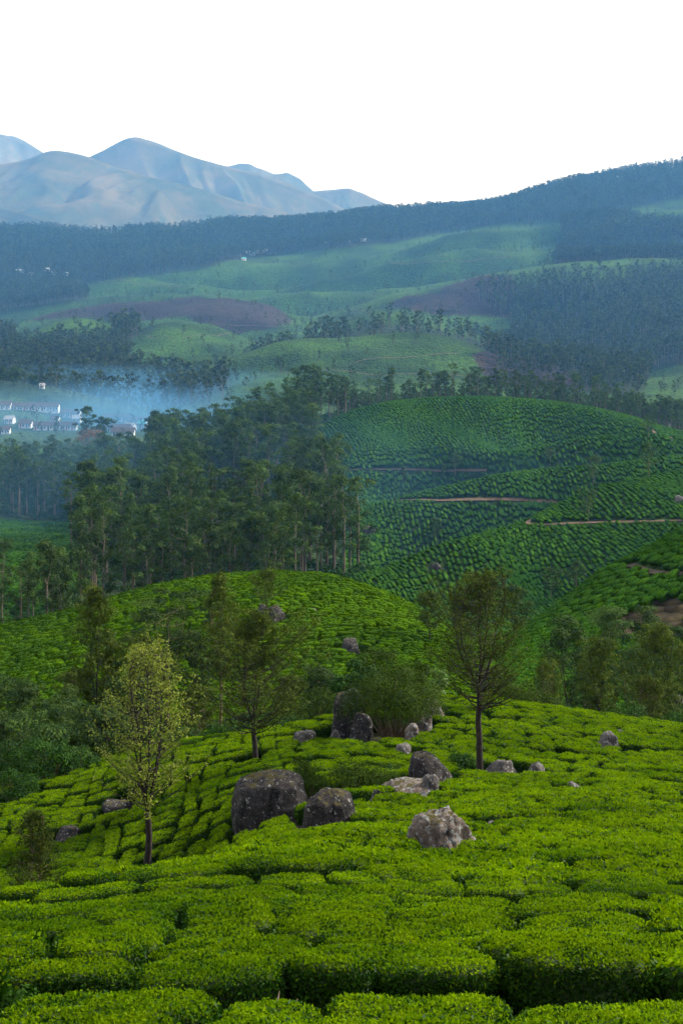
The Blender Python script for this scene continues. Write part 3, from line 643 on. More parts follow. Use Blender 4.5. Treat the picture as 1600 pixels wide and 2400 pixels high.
# ------------------------------------------------------------------ boulders and stones
import bmesh
_ico = {}
def ico(sub):
    if sub not in _ico:
        bm = bmesh.new(); bmesh.ops.create_icosphere(bm, subdivisions=sub, radius=1.0)
        _ico[sub] = (np.array([v.co[:] for v in bm.verts]), np.array([[v.index for v in f.verts] for f in bm.faces])); bm.free()
    return _ico[sub]
def rock_mesh(name, seed, w, d, h, m, cuts=7, sub=4, rough=0.10, boxy=0.0):
    rng = np.random.default_rng(seed); V, T = ico(sub); V = V.copy()
    if boxy: V = unit(V) * (1 / np.max(np.abs(unit(V)), axis=1)[:, None]) * boxy + V * (1 - boxy)
    for i in range(cuts):                      # flat fracture faces
        n = rdirs(rng, 1)[0]; n[2] = abs(n[2]) * 0.8 if rng.random() < .7 else n[2]; n /= np.linalg.norm(n)
        lim = rng.uniform(0.66, 0.92); dd = V @ n; k = dd > lim; V[k] -= n * ((dd[k] - lim) * 0.88)[:, None]
    s = V * 1.4 + seed * 3.1
    disp = rough * fbm(s[:, 0], s[:, 1], s[:, 2], seed, 5)
    s2 = V * 3.3 + seed
    crack = np.abs(fbm(s2[:, 0], s2[:, 1], s2[:, 2] * .7, seed + 40, 3)); disp = disp - rough * 0.5 * np.exp(-(crack / 0.08) ** 2)
    s3 = V * 6.1 + seed * 1.7; disp = disp + rough * 0.35 * fbm(s3[:, 0], s3[:, 1], s3[:, 2], seed + 9, 3)
    V = V * (1 + disp)[:, None]
    mx_ = np.abs(V).max(0); V = V / mx_ * np.array([w / 2, d / 2, h / 2])
    return mesh_np(name, V, [T], [m], smooth=True)
def put_rock(px, py, wpx, hpx, m, label, name='boulder', cuts=7, rough=0.10, sink=0.48, depth=0.85, seed=None, cat='rock', Y=None, boxy=0.4, sub=4, group=None, rz=None):
    """px: middle column, py: row of the visible foot"""
    X, Yy, z = hit(px, py, fn=surf) if Y is None else at(px, Y)
    w, h = wpx / F * Yy, hpx / F * Yy
    seed = seed if seed is not None else int(px * 3 + py * 5) % 9973
    hh = max(h / (1 - sink), h + 0.9 + 0.15 * w)
    me = rock_mesh(name, seed, w, w * depth, hh, m, cuts, sub, rough, boxy)
    Yc = Yy + w * depth * 0.32; zt = (H0 - (py - hpx)) / F * Yc
    o = link(name, me, None, (X * Yc / Yy, Yc, zt - hh / 2)); tag(o, label, cat, group)
    if rz: o.rotation_euler = (0, 0, rz)
    EXCL.append((X * Yc / Yy, Yc, w * 0.46)); EXCL.append((X, Yy - 0.25 * w, w * 0.30))
    ROCKS.append((label[:30], round(Yy, 1), round(w, 2)))
    return o
ROCKS = []
RD, RT, RG = M['rock_dark'], M['rock_tan'], M['rock_grey']
put_rock(621, 1886, 184, 122, RD, 'largest dark rounded boulder, with shrubs growing along its top', cuts=2, rough=0.06, depth=0.9, seed=6, sub=5, boxy=0.3, sink=.30)
put_rock(755, 1906, 134, 94, RD, 'dark squat boulder beside and right of the largest boulder', cuts=3, rough=0.08, seed=9, sub=5, boxy=.3, sink=.36)
put_rock(1012, 1952, 188, 98, RT, 'pale lichened boulder alone in the near tea with moss on top', cuts=5, rough=0.14, seed=15, boxy=0.35, sub=5, sink=.42)
put_rock(990, 1792, 106, 68, RD, 'dark block-shaped boulder with pale top edge left of the dark-trunked tree', cuts=7, seed=21, boxy=0.6)
put_rock(962, 1826, 150, 44, RT, 'low tan slab below the dark block-shaped boulder', cuts=6, seed=25)
put_rock(982, 1822, 52, 46, RG, 'pale craggy rock standing on the low tan slab', cuts=10, rough=.14, seed=31)
put_rock(1152, 1772, 94, 30, RG, 'low grey outcrop at the foot of the dark-trunked tree', cuts=9, rough=.13, seed=33)
put_rock(1228, 1780, 58, 34, RG, 'slanting grey rock right of the outcrop by the dark-trunked tree', cuts=10, rough=.14, seed=35)
put_rock(1394, 1718, 58, 40, RG, 'grey boulder alone in the bright tea slope on the right', cuts=9, rough=.12, seed=37)
put_rock(1328, 1818, 60, 26, RG, 'pointed grey rock beside the upper lane on the right', cuts=9, rough=.14, seed=39)
put_rock(800, 1672, 84, 92, RD, 'tall dark rock left of the olive shrub on the knoll', cuts=6, seed=42)
put_rock(826, 1702, 62, 66, RD, 'dark rock face below the tall dark rock on the knoll', cuts=6, seed=45)
put_rock(946, 1700, 38, 40, RT, 'tan rock with mossy cap right of the olive shrub', cuts=7, seed=47)
put_rock(974, 1672, 38, 40, RT, 'upright tan rock just above the mossy capped rock', cuts=8, seed=49)
put_rock(984, 1640, 78, 36, RT, 'sloping mossy rock at the right end of the knoll', cuts=6, seed=51)
put_rock(700, 1700, 54, 28, RG, 'grey rock left of the dark knoll rocks', cuts=8, seed=53)
put_rock(768, 1694, 28, 20, RG, 'small grey rock between the knoll and the rock left of it', 'stone', cuts=8, seed=54, sub=3)
put_rock(928, 1726, 44, 20, RG, 'flat grey stone in the tea below the olive shrub', 'stone', cuts=8, seed=55, sub=3)
put_rock(866, 1842, 44, 34, RD, 'dark broken rock under the low shrubs between boulders', cuts=9, seed=57)
put_rock(892, 1814, 40, 30, RT, 'reddish rock in the low shrubs above the boulders', cuts=8, seed=58)
put_rock(160, 1920, 70, 24, RD, 'flat dark rock in the left tea field behind the small tree', cuts=7, seed=61)
put_rock(272, 1846, 76, 14, RD, 'long low dark rock behind the pale tree', cuts=7, seed=63, sub=3)
put_rock(626, 1418, 58, 30, RD, 'craggy grey rock pile near the crest of the middle tea hill', 'outcrop', cuts=14, rough=.2, seed=65)
put_rock(602, 1412, 30, 26, RD, 'dark rock touching the left of the crest rock pile', 'stone', cuts=9, rough=.16, seed=66, sub=3)
put_rock(806, 1490, 44, 26, RD, 'dark rock low on the middle tea hill above the dark shrub', cuts=9, seed=68)
put_rock(722, 1402, 16, 7, RG, 'tiny grey stone right of the crest rock pile', 'stone', sub=3, seed=69)
put_rock(447, 2126, 30, 12, M['rock_grey'], 'small pale stone lying on the near tea at left', 'stone', cuts=5, sub=3, seed=71)
put_rock(545, 1972, 24, 20, RG, 'small grey stone at the edge above the lane, left of its twin', 'stone', cuts=6, sub=3, seed=73)
put_rock(597, 1980, 28, 20, RG, 'small grey stone at the edge above the lane, right of its twin', 'stone', cuts=6, sub=3, seed=74)
put_rock(512, 2002, 12, 14, RG, 'small upright stone at the left end of the lane edge', 'stone', cuts=6, sub=3, seed=75)
put_rock(1247, 2074, 20, 9, RG, 'small stone in the upper lane at lower right', 'stone', cuts=6, sub=3, seed=76)
put_rock(1444, 2106, 30, 10, RG, 'flat stone near the right end of the lower lane', 'stone', cuts=6, sub=3, seed=77)
put_rock(1346, 1996, 34, 12, RG, 'flat stone in the gap at right above the lane', 'stone', cuts=6, sub=3, seed=78)
put_rock(1130, 1892, 30, 7, RG, 'thin pale stone right of the pale lichened boulder', 'stone', cuts=6, sub=3, seed=79)
put_rock(1092, 1808, 16, 12, RG, 'small square stone below the dark-trunked tree', 'stone', cuts=6, sub=3, seed=80)
put_rock(1342, 1784, 16, 8, RT, 'tiny white stone in the bright tea at right', 'stone', cuts=6, sub=3, seed=81)
put_rock(1558, 1148, 22, 11, RG, 'grey rock at the right edge on the big tea hill', cuts=8, sub=3, seed=83)
put_rock(846, 1216, 40, 9, RD, 'dark rock shelf low on the big tea hill', cuts=8, sub=3, seed=85)
put_rock(1000, 1300, 26, 9, RD, 'dark rock in the tea low on the big hill', cuts=8, sub=3, seed=87)
put_rock(1556, 1616, 40, 22, RD, 'dark rock under the trees at the right edge', cuts=8, sub=3, seed=89)
put_rock(1424, 1684, 16, 9, RG, 'small stone beyond the tea crest at right', 'stone', cuts=6, sub=3, seed=90)

# ------------------------------------------------------------------ single trees near the camera
def single(px, py, top, wpx, kind, label, seed, Y=None, fork=0.3, stems=4, nbr=90, leaves=7000, leaf=0.2, r0=None, name='silver_oak_tree', low=0.32, bark='bark_dark', leafm='oak_olive', flat_=0.8, clump_r=0.4, shape=None, rise=0.7, along=.55, excl=0.5, group=None, hang=.3):
    X, Yy, z = hit(px, py, fn=surf) if Y is None else at(px, Y)
    z = float(ground(X, Yy)); pyb = float(to_py(z, Yy))
    H = (pyb - top) / F * Yy; R_ = wpx / 2 / F * Yy
    shape = shape or [(low, .55), (low + .12, .9), (.62, 1.0), (.8, .72), (.92, .45), (1.0, .12)]
    ms = make_tree(name, seed, H, r0 or H * 0.018, fork, stems, [(h, r * R_) for h, r in shape], nbr, leaves, leaf, M[bark], M[leafm], clump_r, flat_, rise, hang, 8, along)
    EXCL.append((X, Yy, excl))
    return put_tree(name, ms, (X, Yy, z), 0, 1, label, 'tree', group)
single(338, 2015, 1490, 250, 0, 'pale yellow-green feathery tree with forked dark trunk at left', 101, Y=70, fork=0.30, stems=5, nbr=230, leaves=6800, leaf=0.16, leafm='oak_pale', bark='bark_dark', r0=0.19, low=0.30, clump_r=0.34, along=.75, rise=.9, shape=[(.30, .75), (.42, .95), (.62, 1.0), (.8, .75), (.93, .42), (1.0, .1)])
single(1100, 1772, 1325, 290, 0, 'tall olive feathery tree with straight dark trunk on the right slope', 102, fork=0.47, stems=5, nbr=240, leaves=11000, leaf=0.13, r0=0.16, low=0.36, clump_r=0.32, along=.7, rise=.85, shape=[(.36, .8), (.46, 1.0), (.64, .95), (.8, .72), (.92, .42), (1.0, .1)])
single(585, 1740, 1412, 290, 0, 'broad brown-green tree with dark trunk left of the largest boulder', 103, fork=0.32, stems=4, nbr=250, leaves=17000, leaf=0.14, r0=0.17, low=0.24, clump_r=0.36, rise=.8, shape=[(.24, .7), (.36, 1.0), (.55, .95), (.75, .65), (.9, .35), (1.0, .1)])
single(78, 2050, 1868, 118, 0, 'small bushy tree at the left edge in front of the tea field', 104, Y=66, fork=0.15, stems=3, nbr=150, leaves=9000, leaf=0.11, r0=0.07, low=0.12, clump_r=0.28, bark='bark_tan', shape=[(.12, .7), (.3, 1.0), (.55, .9), (.8, .6), (1.0, .12)])
single(218, 1700, 1355, 110, 0, 'tall thin feathery tree left of the pale tree', 105, Y=118, fork=0.3, stems=2, nbr=90, leaves=6500, leaf=0.26, r0=0.16, low=0.28, clump_r=0.6)
single(255, 1690, 1470, 91, 0, 'shorter thin tree just right of the tall thin one', 115, Y=121, fork=0.3, stems=2, nbr=60, leaves=3500, leaf=0.26, r0=0.12, low=0.3, clump_r=0.6)
single(505, 1700, 1322, 93, 0, 'slim straight tree with bare trunk left of the broad tree', 106, Y=124, fork=0.6, stems=2, nbr=70, leaves=4800, leaf=0.26, r0=0.15, low=0.42, clump_r=0.6, bark='bark_tan')
single(612, 1440, 1312, 78, 0, 'thin sparse tree beside the rock pile on the middle hill crest', 107, Y=184, fork=0.35, stems=2, nbr=40, leaves=1500, leaf=0.3, r0=0.1, low=0.4, clump_r=0.6)
single(986, 1468, 1362, 67, 0, 'small rounded lone tree on the right shoulder of the middle hill', 108, Y=184, fork=0.28, stems=2, nbr=50, leaves=3000, leaf=0.28, r0=0.1, low=0.3, clump_r=0.6)
single(385, 1640, 1392, 247, 0, 'flat-topped layered tree behind the pale tree', 109, Y=128, fork=0.5, stems=4, nbr=34, leaves=7500, leaf=0.26, r0=0.16, low=0.55, clump_r=1.1, flat_=.45, along=.2, bark='bark_tan', leafm='euc_leaf', name='acacia_tree', shape=[(.5, .8), (.7, 1.0), (.9, .9), (1, .6)], rise=.5)
single(440, 1660, 1470, 143, 0, 'leafy tree between the flat-topped tree and the slim straight tree', 110, Y=122, fork=0.4, stems=3, nbr=36, leaves=5000, leaf=0.26, r0=0.13, low=0.35, clump_r=0.9, flat_=.6, along=.3, leafm='euc_leaf', name='acacia_tree')
single(335, 1680, 1468, 156, 0, 'brownish tree directly behind the top of the pale tree', 111, Y=118, fork=0.35, stems=3, nbr=70, leaves=6000, leaf=0.24, r0=0.13, low=0.3, clump_r=0.6)
single(1380, 1650, 1472, 117, 0, 'olive tree with visible dark trunk beyond the bright right-hand tea', 112, Y=118, fork=0.35, stems=2, nbr=80, leaves=5000, leaf=0.24, r0=0.12, low=0.3, clump_r=0.5)
single(1512, 1645, 1440, 156, 0, 'tall brownish tree near the right edge beyond the tea crest', 113, Y=122, fork=0.4, stems=3, nbr=80, leaves=7000, leaf=0.24, r0=0.14, low=0.3, clump_r=0.6)
single(1305, 1640, 1432, 130, 0, 'grey-green rounded tree left of the olive tree on the right', 114, Y=130, fork=0.35, stems=3, nbr=34, leaves=6500, leaf=0.26, r0=0.13, low=0.3, clump_r=1.0, flat_=.6, along=.25, leafm='euc_leaf', name='acacia_tree')
single(1410, 1560, 1404, 143, 0, 'rounded tree below the bare bank of the dark right hill', 116, Y=150, fork=0.35, stems=3, nbr=30, leaves=6000, leaf=0.3, r0=0.14, low=0.3, clump_r=1.1, flat_=.6, along=.25, leafm='euc_leaf', name='acacia_tree')
single(1486, 1540, 1402, 104, 0, 'rounded tree right of the one below the bare bank', 117, Y=152, fork=0.35, stems=3, nbr=26, leaves=4500, leaf=0.3, r0=0.14, low=0.3, clump_r=1.0, flat_=.6, along=.25, leafm='euc_leaf', name='acacia_tree')
single(1555, 1600, 1450, 117, 0, 'leafy tree cut by the right edge beyond the tea crest', 118, Y=135, fork=0.35, stems=3, nbr=30, leaves=5000, leaf=0.28, r0=0.13, low=0.25, clump_r=0.9, flat_=.6, along=.25, leafm='euc_leaf', name='acacia_tree')
single(60, 1790, 1580, 195, 0, 'grey-green rounded tree at the left edge above the thicket', 119, Y=112, fork=0.3, stems=4, nbr=40, leaves=8000, leaf=0.24, r0=0.15, low=0.25, clump_r=0.95, flat_=.6, along=.25, leafm='euc_leaf', name='acacia_tree')
single(140, 1830, 1635, 143, 0, 'leafy tree in the left thicket beside the edge tree', 120, Y=106, fork=0.3, stems=3, nbr=34, leaves=6000, leaf=0.22, r0=0.12, low=0.2, clump_r=0.8, flat_=.65, along=.25, leafm='euc_leaf', name='acacia_tree')
single(212, 1820, 1640, 143, 0, 'rounded tree at the right end of the left thicket', 121, Y=104, fork=0.3, stems=3, nbr=34, leaves=6000, leaf=0.22, r0=0.12, low=0.2, clump_r=0.8, flat_=.65, along=.25, leafm='euc_leaf', name='acacia_tree')
single(1060, 1450, 1390, 65, 0, 'small bluish tree in the gap between the middle and right hills', 122, Y=236, fork=0.35, stems=2, nbr=24, leaves=2400, leaf=0.4, r0=0.12, low=0.2, clump_r=0.9, leafm='euc_leaf', name='acacia_tree')
single(1180, 1430, 1352, 78, 0, 'bluish tree right of the tall olive tree top in the gap', 123, Y=232, fork=0.35, stems=2, nbr=24, leaves=2600, leaf=0.4, r0=0.12, low=0.2, clump_r=1.0, leafm='euc_leaf', name='acacia_tree')
for i_, (px, top, w_, Y, st, lab) in enumerate([
    (660, 1560, 90, 106, 'oak_olive', 'brownish tree between the broad tree and the knoll'), (735, 1545, 100, 110, 'euc_leaf', 'grey-green tree left of the glossy dark shrub'),
    (300, 1560, 100, 112, 'euc_leaf', 'grey-green tree between the thin trees and the pale crown'), (160, 1545, 90, 116, 'oak_olive', 'brownish sparse tree left of the tall thin one'),
    (450, 1580, 110, 108, 'oak_olive', 'olive tree low behind the right of the pale crown'), (30, 1650, 110, 102, 'euc_leaf', 'leafy tree at the left edge inside the thicket'),
    (250, 1640, 110, 104, 'euc_leaf', 'rounded leafy tree behind the left of the pale crown'), (100, 1680, 110, 99, 'euc_leaf', 'low broad tree in the middle of the left thicket'),
    (1255, 1520, 90, 120, 'oak_olive', 'brownish low tree between the tall olive tree and the right group'), (1345, 1500, 100, 134, 'euc_leaf', 'pale green tree behind the right-hand group'),
    (1455, 1490, 110, 128, 'euc_leaf', 'grey-green tree between the olive and brownish trees at right'), (1480, 1560, 90, 116, 'oak_olive', 'short olive tree in front of the right-hand group'),
    (1130, 1540, 90, 112, 'oak_olive', 'low brownish tree behind the dark trunk')]):
    X, Y, z = at(px, Y); H = (float(to_py(z, Y)) - top) / F * Y; R_ = w_ / 2 / F * Y * 1.15
    soft = st == 'euc_leaf'
    tm = make_tree('gully_tree', 820 + i_, H, .11, .3, 3, [(.18, .65 * R_), (.38, R_), (.7, .9 * R_), (.9, .55 * R_), (1, .2 * R_)], 44 if soft else 90, 6500, .22 if soft else .18, M['bark_tan'], M[st], .8 if soft else .45, .65, .6, .3, 6, .25 if soft else .6)
    put_tree('gully_tree', tm, (X, Y, z), 0, 1, lab); EXCL.append((X, Y, .5))
# low trees and shrubs round the knoll
put_shrub(815, 1588, 100, 86, M['shrub_dark'], 'glossy dark green shrub at the upper left of the knoll', 0.20, 6500, Y=97)
put_shrub(878, 1560, 130, 80, M['shrub_olive'], 'wide olive shrub on top of the knoll behind the rocks', 0.17, 7000, Y=99)
put_shrub(905, 1706, 190, 168, M['shrub_olive'], 'big olive shrub covering the middle of the knoll', 0.12, 15000)
put_shrub(1004, 1580, 44, 56, M['shrub_bright'], 'bright green upright shrub at the right of the knoll', 0.13, 2200, Y=97)
put_shrub(960, 1560, 60, 60, M['shrub_olive'], 'olive shrub just left of the bright upright shrub', 0.15, 2200, Y=100)
put_shrub(600, 1778, 60, 40, M['shrub_olive'], 'low bush behind the left side of the largest boulder', 0.11, 2000, Y=67.5)
put_shrub(688, 1796, 110, 56, M['shrub_olive'], 'bush growing over the right top of the largest boulder', 0.11, 3600, Y=66.5)
put_shrub(836, 1846, 150, 84, M['shrub_olive'], 'spreading low bush above the squat dark boulder', 0.10, 5000)
put_shrub(900, 1812, 60, 44, M['shrub_dark'], 'green bush left of the low tan slab', 0.10, 1800)
put_shrub(1060, 1796, 56, 66, M['shrub_dark'], 'bushy green shrub left of the dark trunk', 0.10, 2400)
put_shrub(740, 1640, 90, 60, M['shrub_olive'], 'brownish shrub behind the tall dark rock', 0.15, 2500, Y=101)
put_shrub(640, 1690, 110, 60, M['shrub_dark'], 'dark shrub under the broad brown-green tree', 0.15, 2600, Y=99)
put_shrub(1205, 1620, 120, 84, M['shrub_olive'], 'brown-green thicket bush right of the tall olive tree', 0.16, 3800, Y=106)
put_shrub(1130, 1600, 90, 60, M['shrub_olive'], 'brownish bush behind the tall olive tree', 0.16, 2600, Y=108)
put_shrub(1285, 1640, 90, 50, M['shrub_dark'], 'low green bush under the grey-green rounded tree', 0.16, 2200, Y=112)
put_shrub(1440, 1670, 110, 60, M['shrub_dark'], 'wide green bush between the two right-hand trees', 0.16, 2600, Y=112)
put_shrub(1545, 1690, 90, 60, M['shrub_dark'], 'green bush at the right edge beyond the bright tea', 0.16, 2400, Y=110)
put_shrub(20, 1860, 120, 110, M['shrub_dark'], 'dark glossy shrub at the left edge above the tea field', 0.16, 4200, Y=96)
put_shrub(112, 1850, 120, 110, M['shrub_dark'], 'dark shrub right of the glossy edge shrub', 0.15, 4200, Y=95)
put_shrub(36, 1900, 110, 90, M['shrub_dark'], 'green shrub in front of the left thicket', 0.13, 3400, Y=90)
put_shrub(190, 1815, 90, 66, M['shrub_dark'], 'low dark shrub at the right foot of the thicket', 0.14, 2600, Y=96)
put_shrub(270, 1790, 90, 60, M['shrub_olive'], 'olive shrub behind the crown of the pale tree', 0.14, 2600, Y=100)
put_shrub(400, 1735, 120, 60, M['shrub_dark'], 'dark shrub right of the pale tree crown', 0.15, 2800, Y=101)
put_shrub(520, 1715, 90, 50, M['shrub_dark'], 'low dark shrub at the foot of the slim straight tree', 0.14, 2400, Y=101)
put_shrub(148, 2272, 140, 110, M['shrub_bright'], 'young yellow-green shrub beside the lane at bottom left', 0.07, 1700, Y=17.3, excl=True, name='young_shrub')
put_shrub(36, 2268, 150, 120, M['shrub_dark'], 'darker low shrub left of the young yellow-green one', 0.07, 3000, Y=17.7, excl=True)
put_shrub(205, 1040, 66, 40, M['shrub_rust'], 'rust-coloured bush below the tall village trees', 0.9, 600, Y=640, excl=False)


# ------------------------------------------------------------------ tea
def plant(s0, s1, t0, t1, ang, drow, len0, len1, gap, seed, cx=0.0, cyy=0.0, curv=0.0, warp=0.5, wl=9.0, aligned=False, lanes=(), jit=0.06, fill=(0.95, 1.09)):
    """rows along direction ang through (cx, cyy): returns centre, heading, length, width arrays"""
    rng = np.random.default_rng(seed); out = []
    t = t0; ca, sa = math.cos(ang), math.sin(ang); ph = rng.uniform(0, 6, 4); k = 0; drift = 0.0
    lanes = sorted(lanes)
    while t < t1:
        for la, lw in lanes:
            if t - drow * 0.5 < la <= t + drow * 0.5: t += lw
        if aligned:
            drift += rng.normal(0, 0.10); L_ = 0.5 * (len0 + len1); n = int((s1 - s0) / L_)
            e = s0 + np.arange(n + 1) * L_ + drift + 0.35 * np.sin(np.arange(n + 1) * 1.7 + t * 0.25) + rng.normal(0, 0.05, n + 1)
            merge = rng.random(n + 1) > 0.12; e = e[merge]
        else:
            n = int((s1 - s0) / (0.5 * (len0 + len1))) + 3
            e = s0 + rng.uniform(-len1, 0) + np.cumsum(rng.uniform(len0, len1, n)); 
        s = 0.5 * (e[1:] + e[:-1]); ln = np.diff(e) - gap * np.where(rng.random(len(s)) < 0.16, 2.6, rng.uniform(-0.6, 0.9, len(s)))
        wv = warp * (np.sin(s / wl + ph[0] + t * .13) + 0.5 * np.sin(s / wl * 2.3 + ph[1] - t * .21)) + curv * s * s
        dw = warp * (np.cos(s / wl + ph[0] + t * .13) / wl + 0.5 * 2.3 / wl * np.cos(s / wl * 2.3 + ph[1] - t * .21)) + 2 * curv * s
        tt = t + wv + rng.normal(0, jit, len(s))
        X = cx + s * ca - tt * sa; Y = cyy + s * sa + tt * ca
        out.append(np.stack([X, Y, ang + np.arctan(dw), ln, np.full(len(s), drow) * rng.uniform(fill[0], fill[1], len(s)), rng.uniform(0.92, 1.10, len(s)), np.full(len(s), float(k))], 1))
        t += drow; k += 1
    return np.concatenate(out)
def clear_of(B, extra=0.0):
    ex = np.array(EXCL)
    keep = np.ones(len(B), bool)
    for x, y, r in ex:
        d2 = (B[:, 0] - x) ** 2 + (B[:, 1] - y) ** 2
        keep &= d2 > (r + extra) ** 2
    return B[keep]
def pose(B):
    n = normals(B[:, 0], B[:, 1]); n = unit(n + np.array([0, 0, 0.35]))
    xa = np.stack([np.cos(B[:, 2]), np.sin(B[:, 2]), np.zeros(len(B))], 1)
    P = np.stack([B[:, 0], B[:, 1], ground(B[:, 0], B[:, 1])], 1)
    return P, eulers(xa, n)

# near slope: rows run across the view, two open lanes between them
near = plant(-24, 24, 11.2, 47, 0.0, 1.05, 1.0, 2.7, 0.07, 7, warp=0.45, wl=4.2, lanes=((16.4, 1.9), (28.0, 1.7), (37.5, 0.7)))
_r = near[:, 6]; near[:, 5] *= np.where(np.isin(_r, (3, 4)), 0.85, 1) * np.where(np.isin(_r, (13, 14)), 0.8, 1); near[:, 5] *= 0.94
pxn = to_px(near[:, 0], near[:, 1])
# left field beyond the dip, lanes run up and down; knoll and right-hand slope
leftf = plant(-50, 4, 47, 112, 0.05, 1.1, 1.15, 1.5, 0.16, 8, fill=(.84, .98), warp=0.5, wl=11, aligned=True, jit=0.04)
px_, Yl = to_px(leftf[:, 0], leftf[:, 1]), leftf[:, 1]
leftf = leftf[(px_ < 700)]
midf = plant(-30, 60, 47 , 78, 0.06, 1.12, 1.1, 2.7, 0.12, 9, fill=(.82, 1.02), warp=0.9, wl=9, lanes=((54.0, .5), (62.0, 1.8),))
pm = to_px(midf[:, 0], midf[:, 1]); split = np.interp(pm, [700, 1000, 1568, 2200], [74, 66, 64, 64]); midf = midf[(pm > 700) & (midf[:, 1] < split) & (midf[:, 1] >= 46.9)]
rightf = plant(-30, 90, -60, 40, -0.62, 1.3, 1.2, 2.8, 0.20, 10, fill=(.74, .92), cx=10, cyy=85, warp=0.8, wl=8)
pr = to_px(rightf[:, 0], rightf[:, 1]); split = np.interp(pr, [700, 1000, 1568, 2200], [74, 66, 64, 64]); rightf = rightf[(pr > 700) & (rightf[:, 1] >= split) & (rightf[:, 1] < 111)]
near = near[(near[:, 1] < 47)]
near = clear_of(near, 0.45); fields = clear_of(np.concatenate([leftf, midf, rightf]), 0.5)

def in_view(B, m=60):
    px = to_px(B[:, 0], B[:, 1]); py = to_py(surf(B[:, 0], B[:, 1]) , B[:, 1])
    return (px > -m) & (px < W + m) & (py < HH + 120)
def visible(B):                                  # not hidden behind a nearer rise
    top = surf(B[:, 0], B[:, 1]) + 0.15; ok = np.ones(len(B), bool)
    for f in np.linspace(0.3, 0.97, 40):
        ok &= surf(B[:, 0] * f, B[:, 1] * f) < top * f + 0.12
    return ok
tea0 = [tea_bush_mesh('tea_bush_%d' % i, 300 + i, L_, 1.22, 0.98, 1900, 0.060) for i, L_ in enumerate((1.2, 1.6, 2.0, 2.4, 2.8, 1.4, 1.9, 2.6))]
tea0L = np.array([1.2, 1.6, 2.0, 2.4, 2.8, 1.4, 1.9, 2.6])
tea1 = [tea_bush_mesh('tea_bush_mid_%d' % i, 330 + i, L_, 1.22, 0.98, 520, 0.115, 20) for i, L_ in enumerate((1.2, 1.6, 2.0, 2.6))]
tea1L = np.array([1.2, 1.6, 2.0, 2.6])
def pick(B, Ls, rng):
    d = np.abs(B[:, 3][:, None] - Ls[None, :]) + rng.uniform(0, 0.35, (len(B), len(Ls)))
    return np.argmin(d, 1)
rngT = np.random.default_rng(5)
ONES = 'zeroth first second third fourth fifth sixth seventh eighth ninth tenth eleventh twelfth thirteenth fourteenth fifteenth sixteenth seventeenth eighteenth nineteenth'.split()
def ordinal(n):
    if n < 20: return ONES[n]
    t_ = {2: 'twent', 3: 'thirt', 4: 'fort', 5: 'fift'}[n // 10]
    return t_ + 'ieth' if n % 10 == 0 else t_ + 'y-' + ONES[n % 10]
nf_ = len(near)
ALLB = np.concatenate([near, fields]); zone = np.concatenate([np.zeros(len(near), int), np.ones(len(fields), int)])
px_all = to_px(ALLB[:, 0], ALLB[:, 1]); zone[(zone == 1) & (px_all < 700)] = 2
vis = in_view(ALLB, 20) & visible(ALLB)
order = np.argsort(np.where(vis, ALLB[:, 1], 1e9)); chosen = order[:min(300, int(vis.sum()))]
rest = np.setdiff1d(np.arange(len(ALLB)), chosen)
B = ALLB[chosen]; P, R = pose(B); zc_ = zone[chosen]
i0 = pick(B, tea0L, rngT); i1 = pick(B, tea1L, rngT)
rows = {}
for k in range(len(B)): rows.setdefault((zc_[k], int(B[k, 6])), []).append(k)
rank = {}; place = {}
for z_ in (0, 1, 2):
    for n_, key in enumerate(sorted(q for q in rows if q[0] == z_)):
        rank[key] = n_ + 1
        for m_, k in enumerate(sorted(rows[key], key=lambda q: B[q, 0] / B[q, 1])): place[k] = m_ + 1
for k in range(len(B)):
    close = B[k, 1] < 31
    me = tea0[i0[k]] if close else tea1[i1[k]]; L_ = (tea0L[i0[k]] if close else tea1L[i1[k]])
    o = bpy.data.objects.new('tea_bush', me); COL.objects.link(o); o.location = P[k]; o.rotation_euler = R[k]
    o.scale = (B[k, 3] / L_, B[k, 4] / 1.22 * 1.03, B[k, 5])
    z_ = zc_[k]; r_ = ordinal(rank[(z_, int(B[k, 6]))]); p_ = ordinal(place[k])
    if z_ == 0: lab = '%s tea bush from the left in the %s row above the bottom edge' % (p_, r_); grp = 'tea bushes of the near slope'
    elif z_ == 1: lab = '%s tea bush from the left in the %s row up the boulder slope' % (p_, r_); grp = 'tea bushes of the boulder slope'
    else: lab = '%s tea bush from the left in the %s front row of the left field' % (p_, r_); grp = 'tea bushes of the left field'
    tag(o, lab, 'tea bush', grp)
# the rest of the tea, past counting
tea2 = [tea_far_mesh('tea_hill_%d' % i, 360 + i, 1.2, 1.2, 0.95, 14, 70, 0.22) for i in range(5)]
tea3 = [tea_far_mesh('tea_shaded_%d' % i, 370 + i, 1.2, 1.2, 0.74, 8, 12, 0.30, 'tea_shaded') for i in range(5)]
hillC = plant(-140, 140, 128, 236, 0.0, 1.15, 1.2, 3.2, 0.20, 12, cx=-14, curv=0.0022, warp=1.6, wl=16, fill=(.86, 1.02))
pc = to_px(hillC[:, 0], hillC[:, 1]); pyc = to_py(surf(hillC[:, 0], hillC[:, 1]), hillC[:, 1])
hillC = hillC[(pc < 1130 + 0.0 * pc) & (hillC[:, 1] < 222) & (hillC[:, 1] > 138)]
tea4 = [tea_far_mesh('tea_shade_%d' % i, 380 + i, 1.2, 1.2, 0.95, 14, 70, 0.22, 'tea_shaded') for i in range(5)]
hillD = plant(-140, 140, -80, 80, 0.75, 1.2, 1.2, 3.2, 0.16, 13, cx=45, cyy=195, warp=1.2, wl=14)
pd = to_px(hillD[:, 0], hillD[:, 1]); pyd = to_py(surf(hillD[:, 0], hillD[:, 1]), hillD[:, 1])
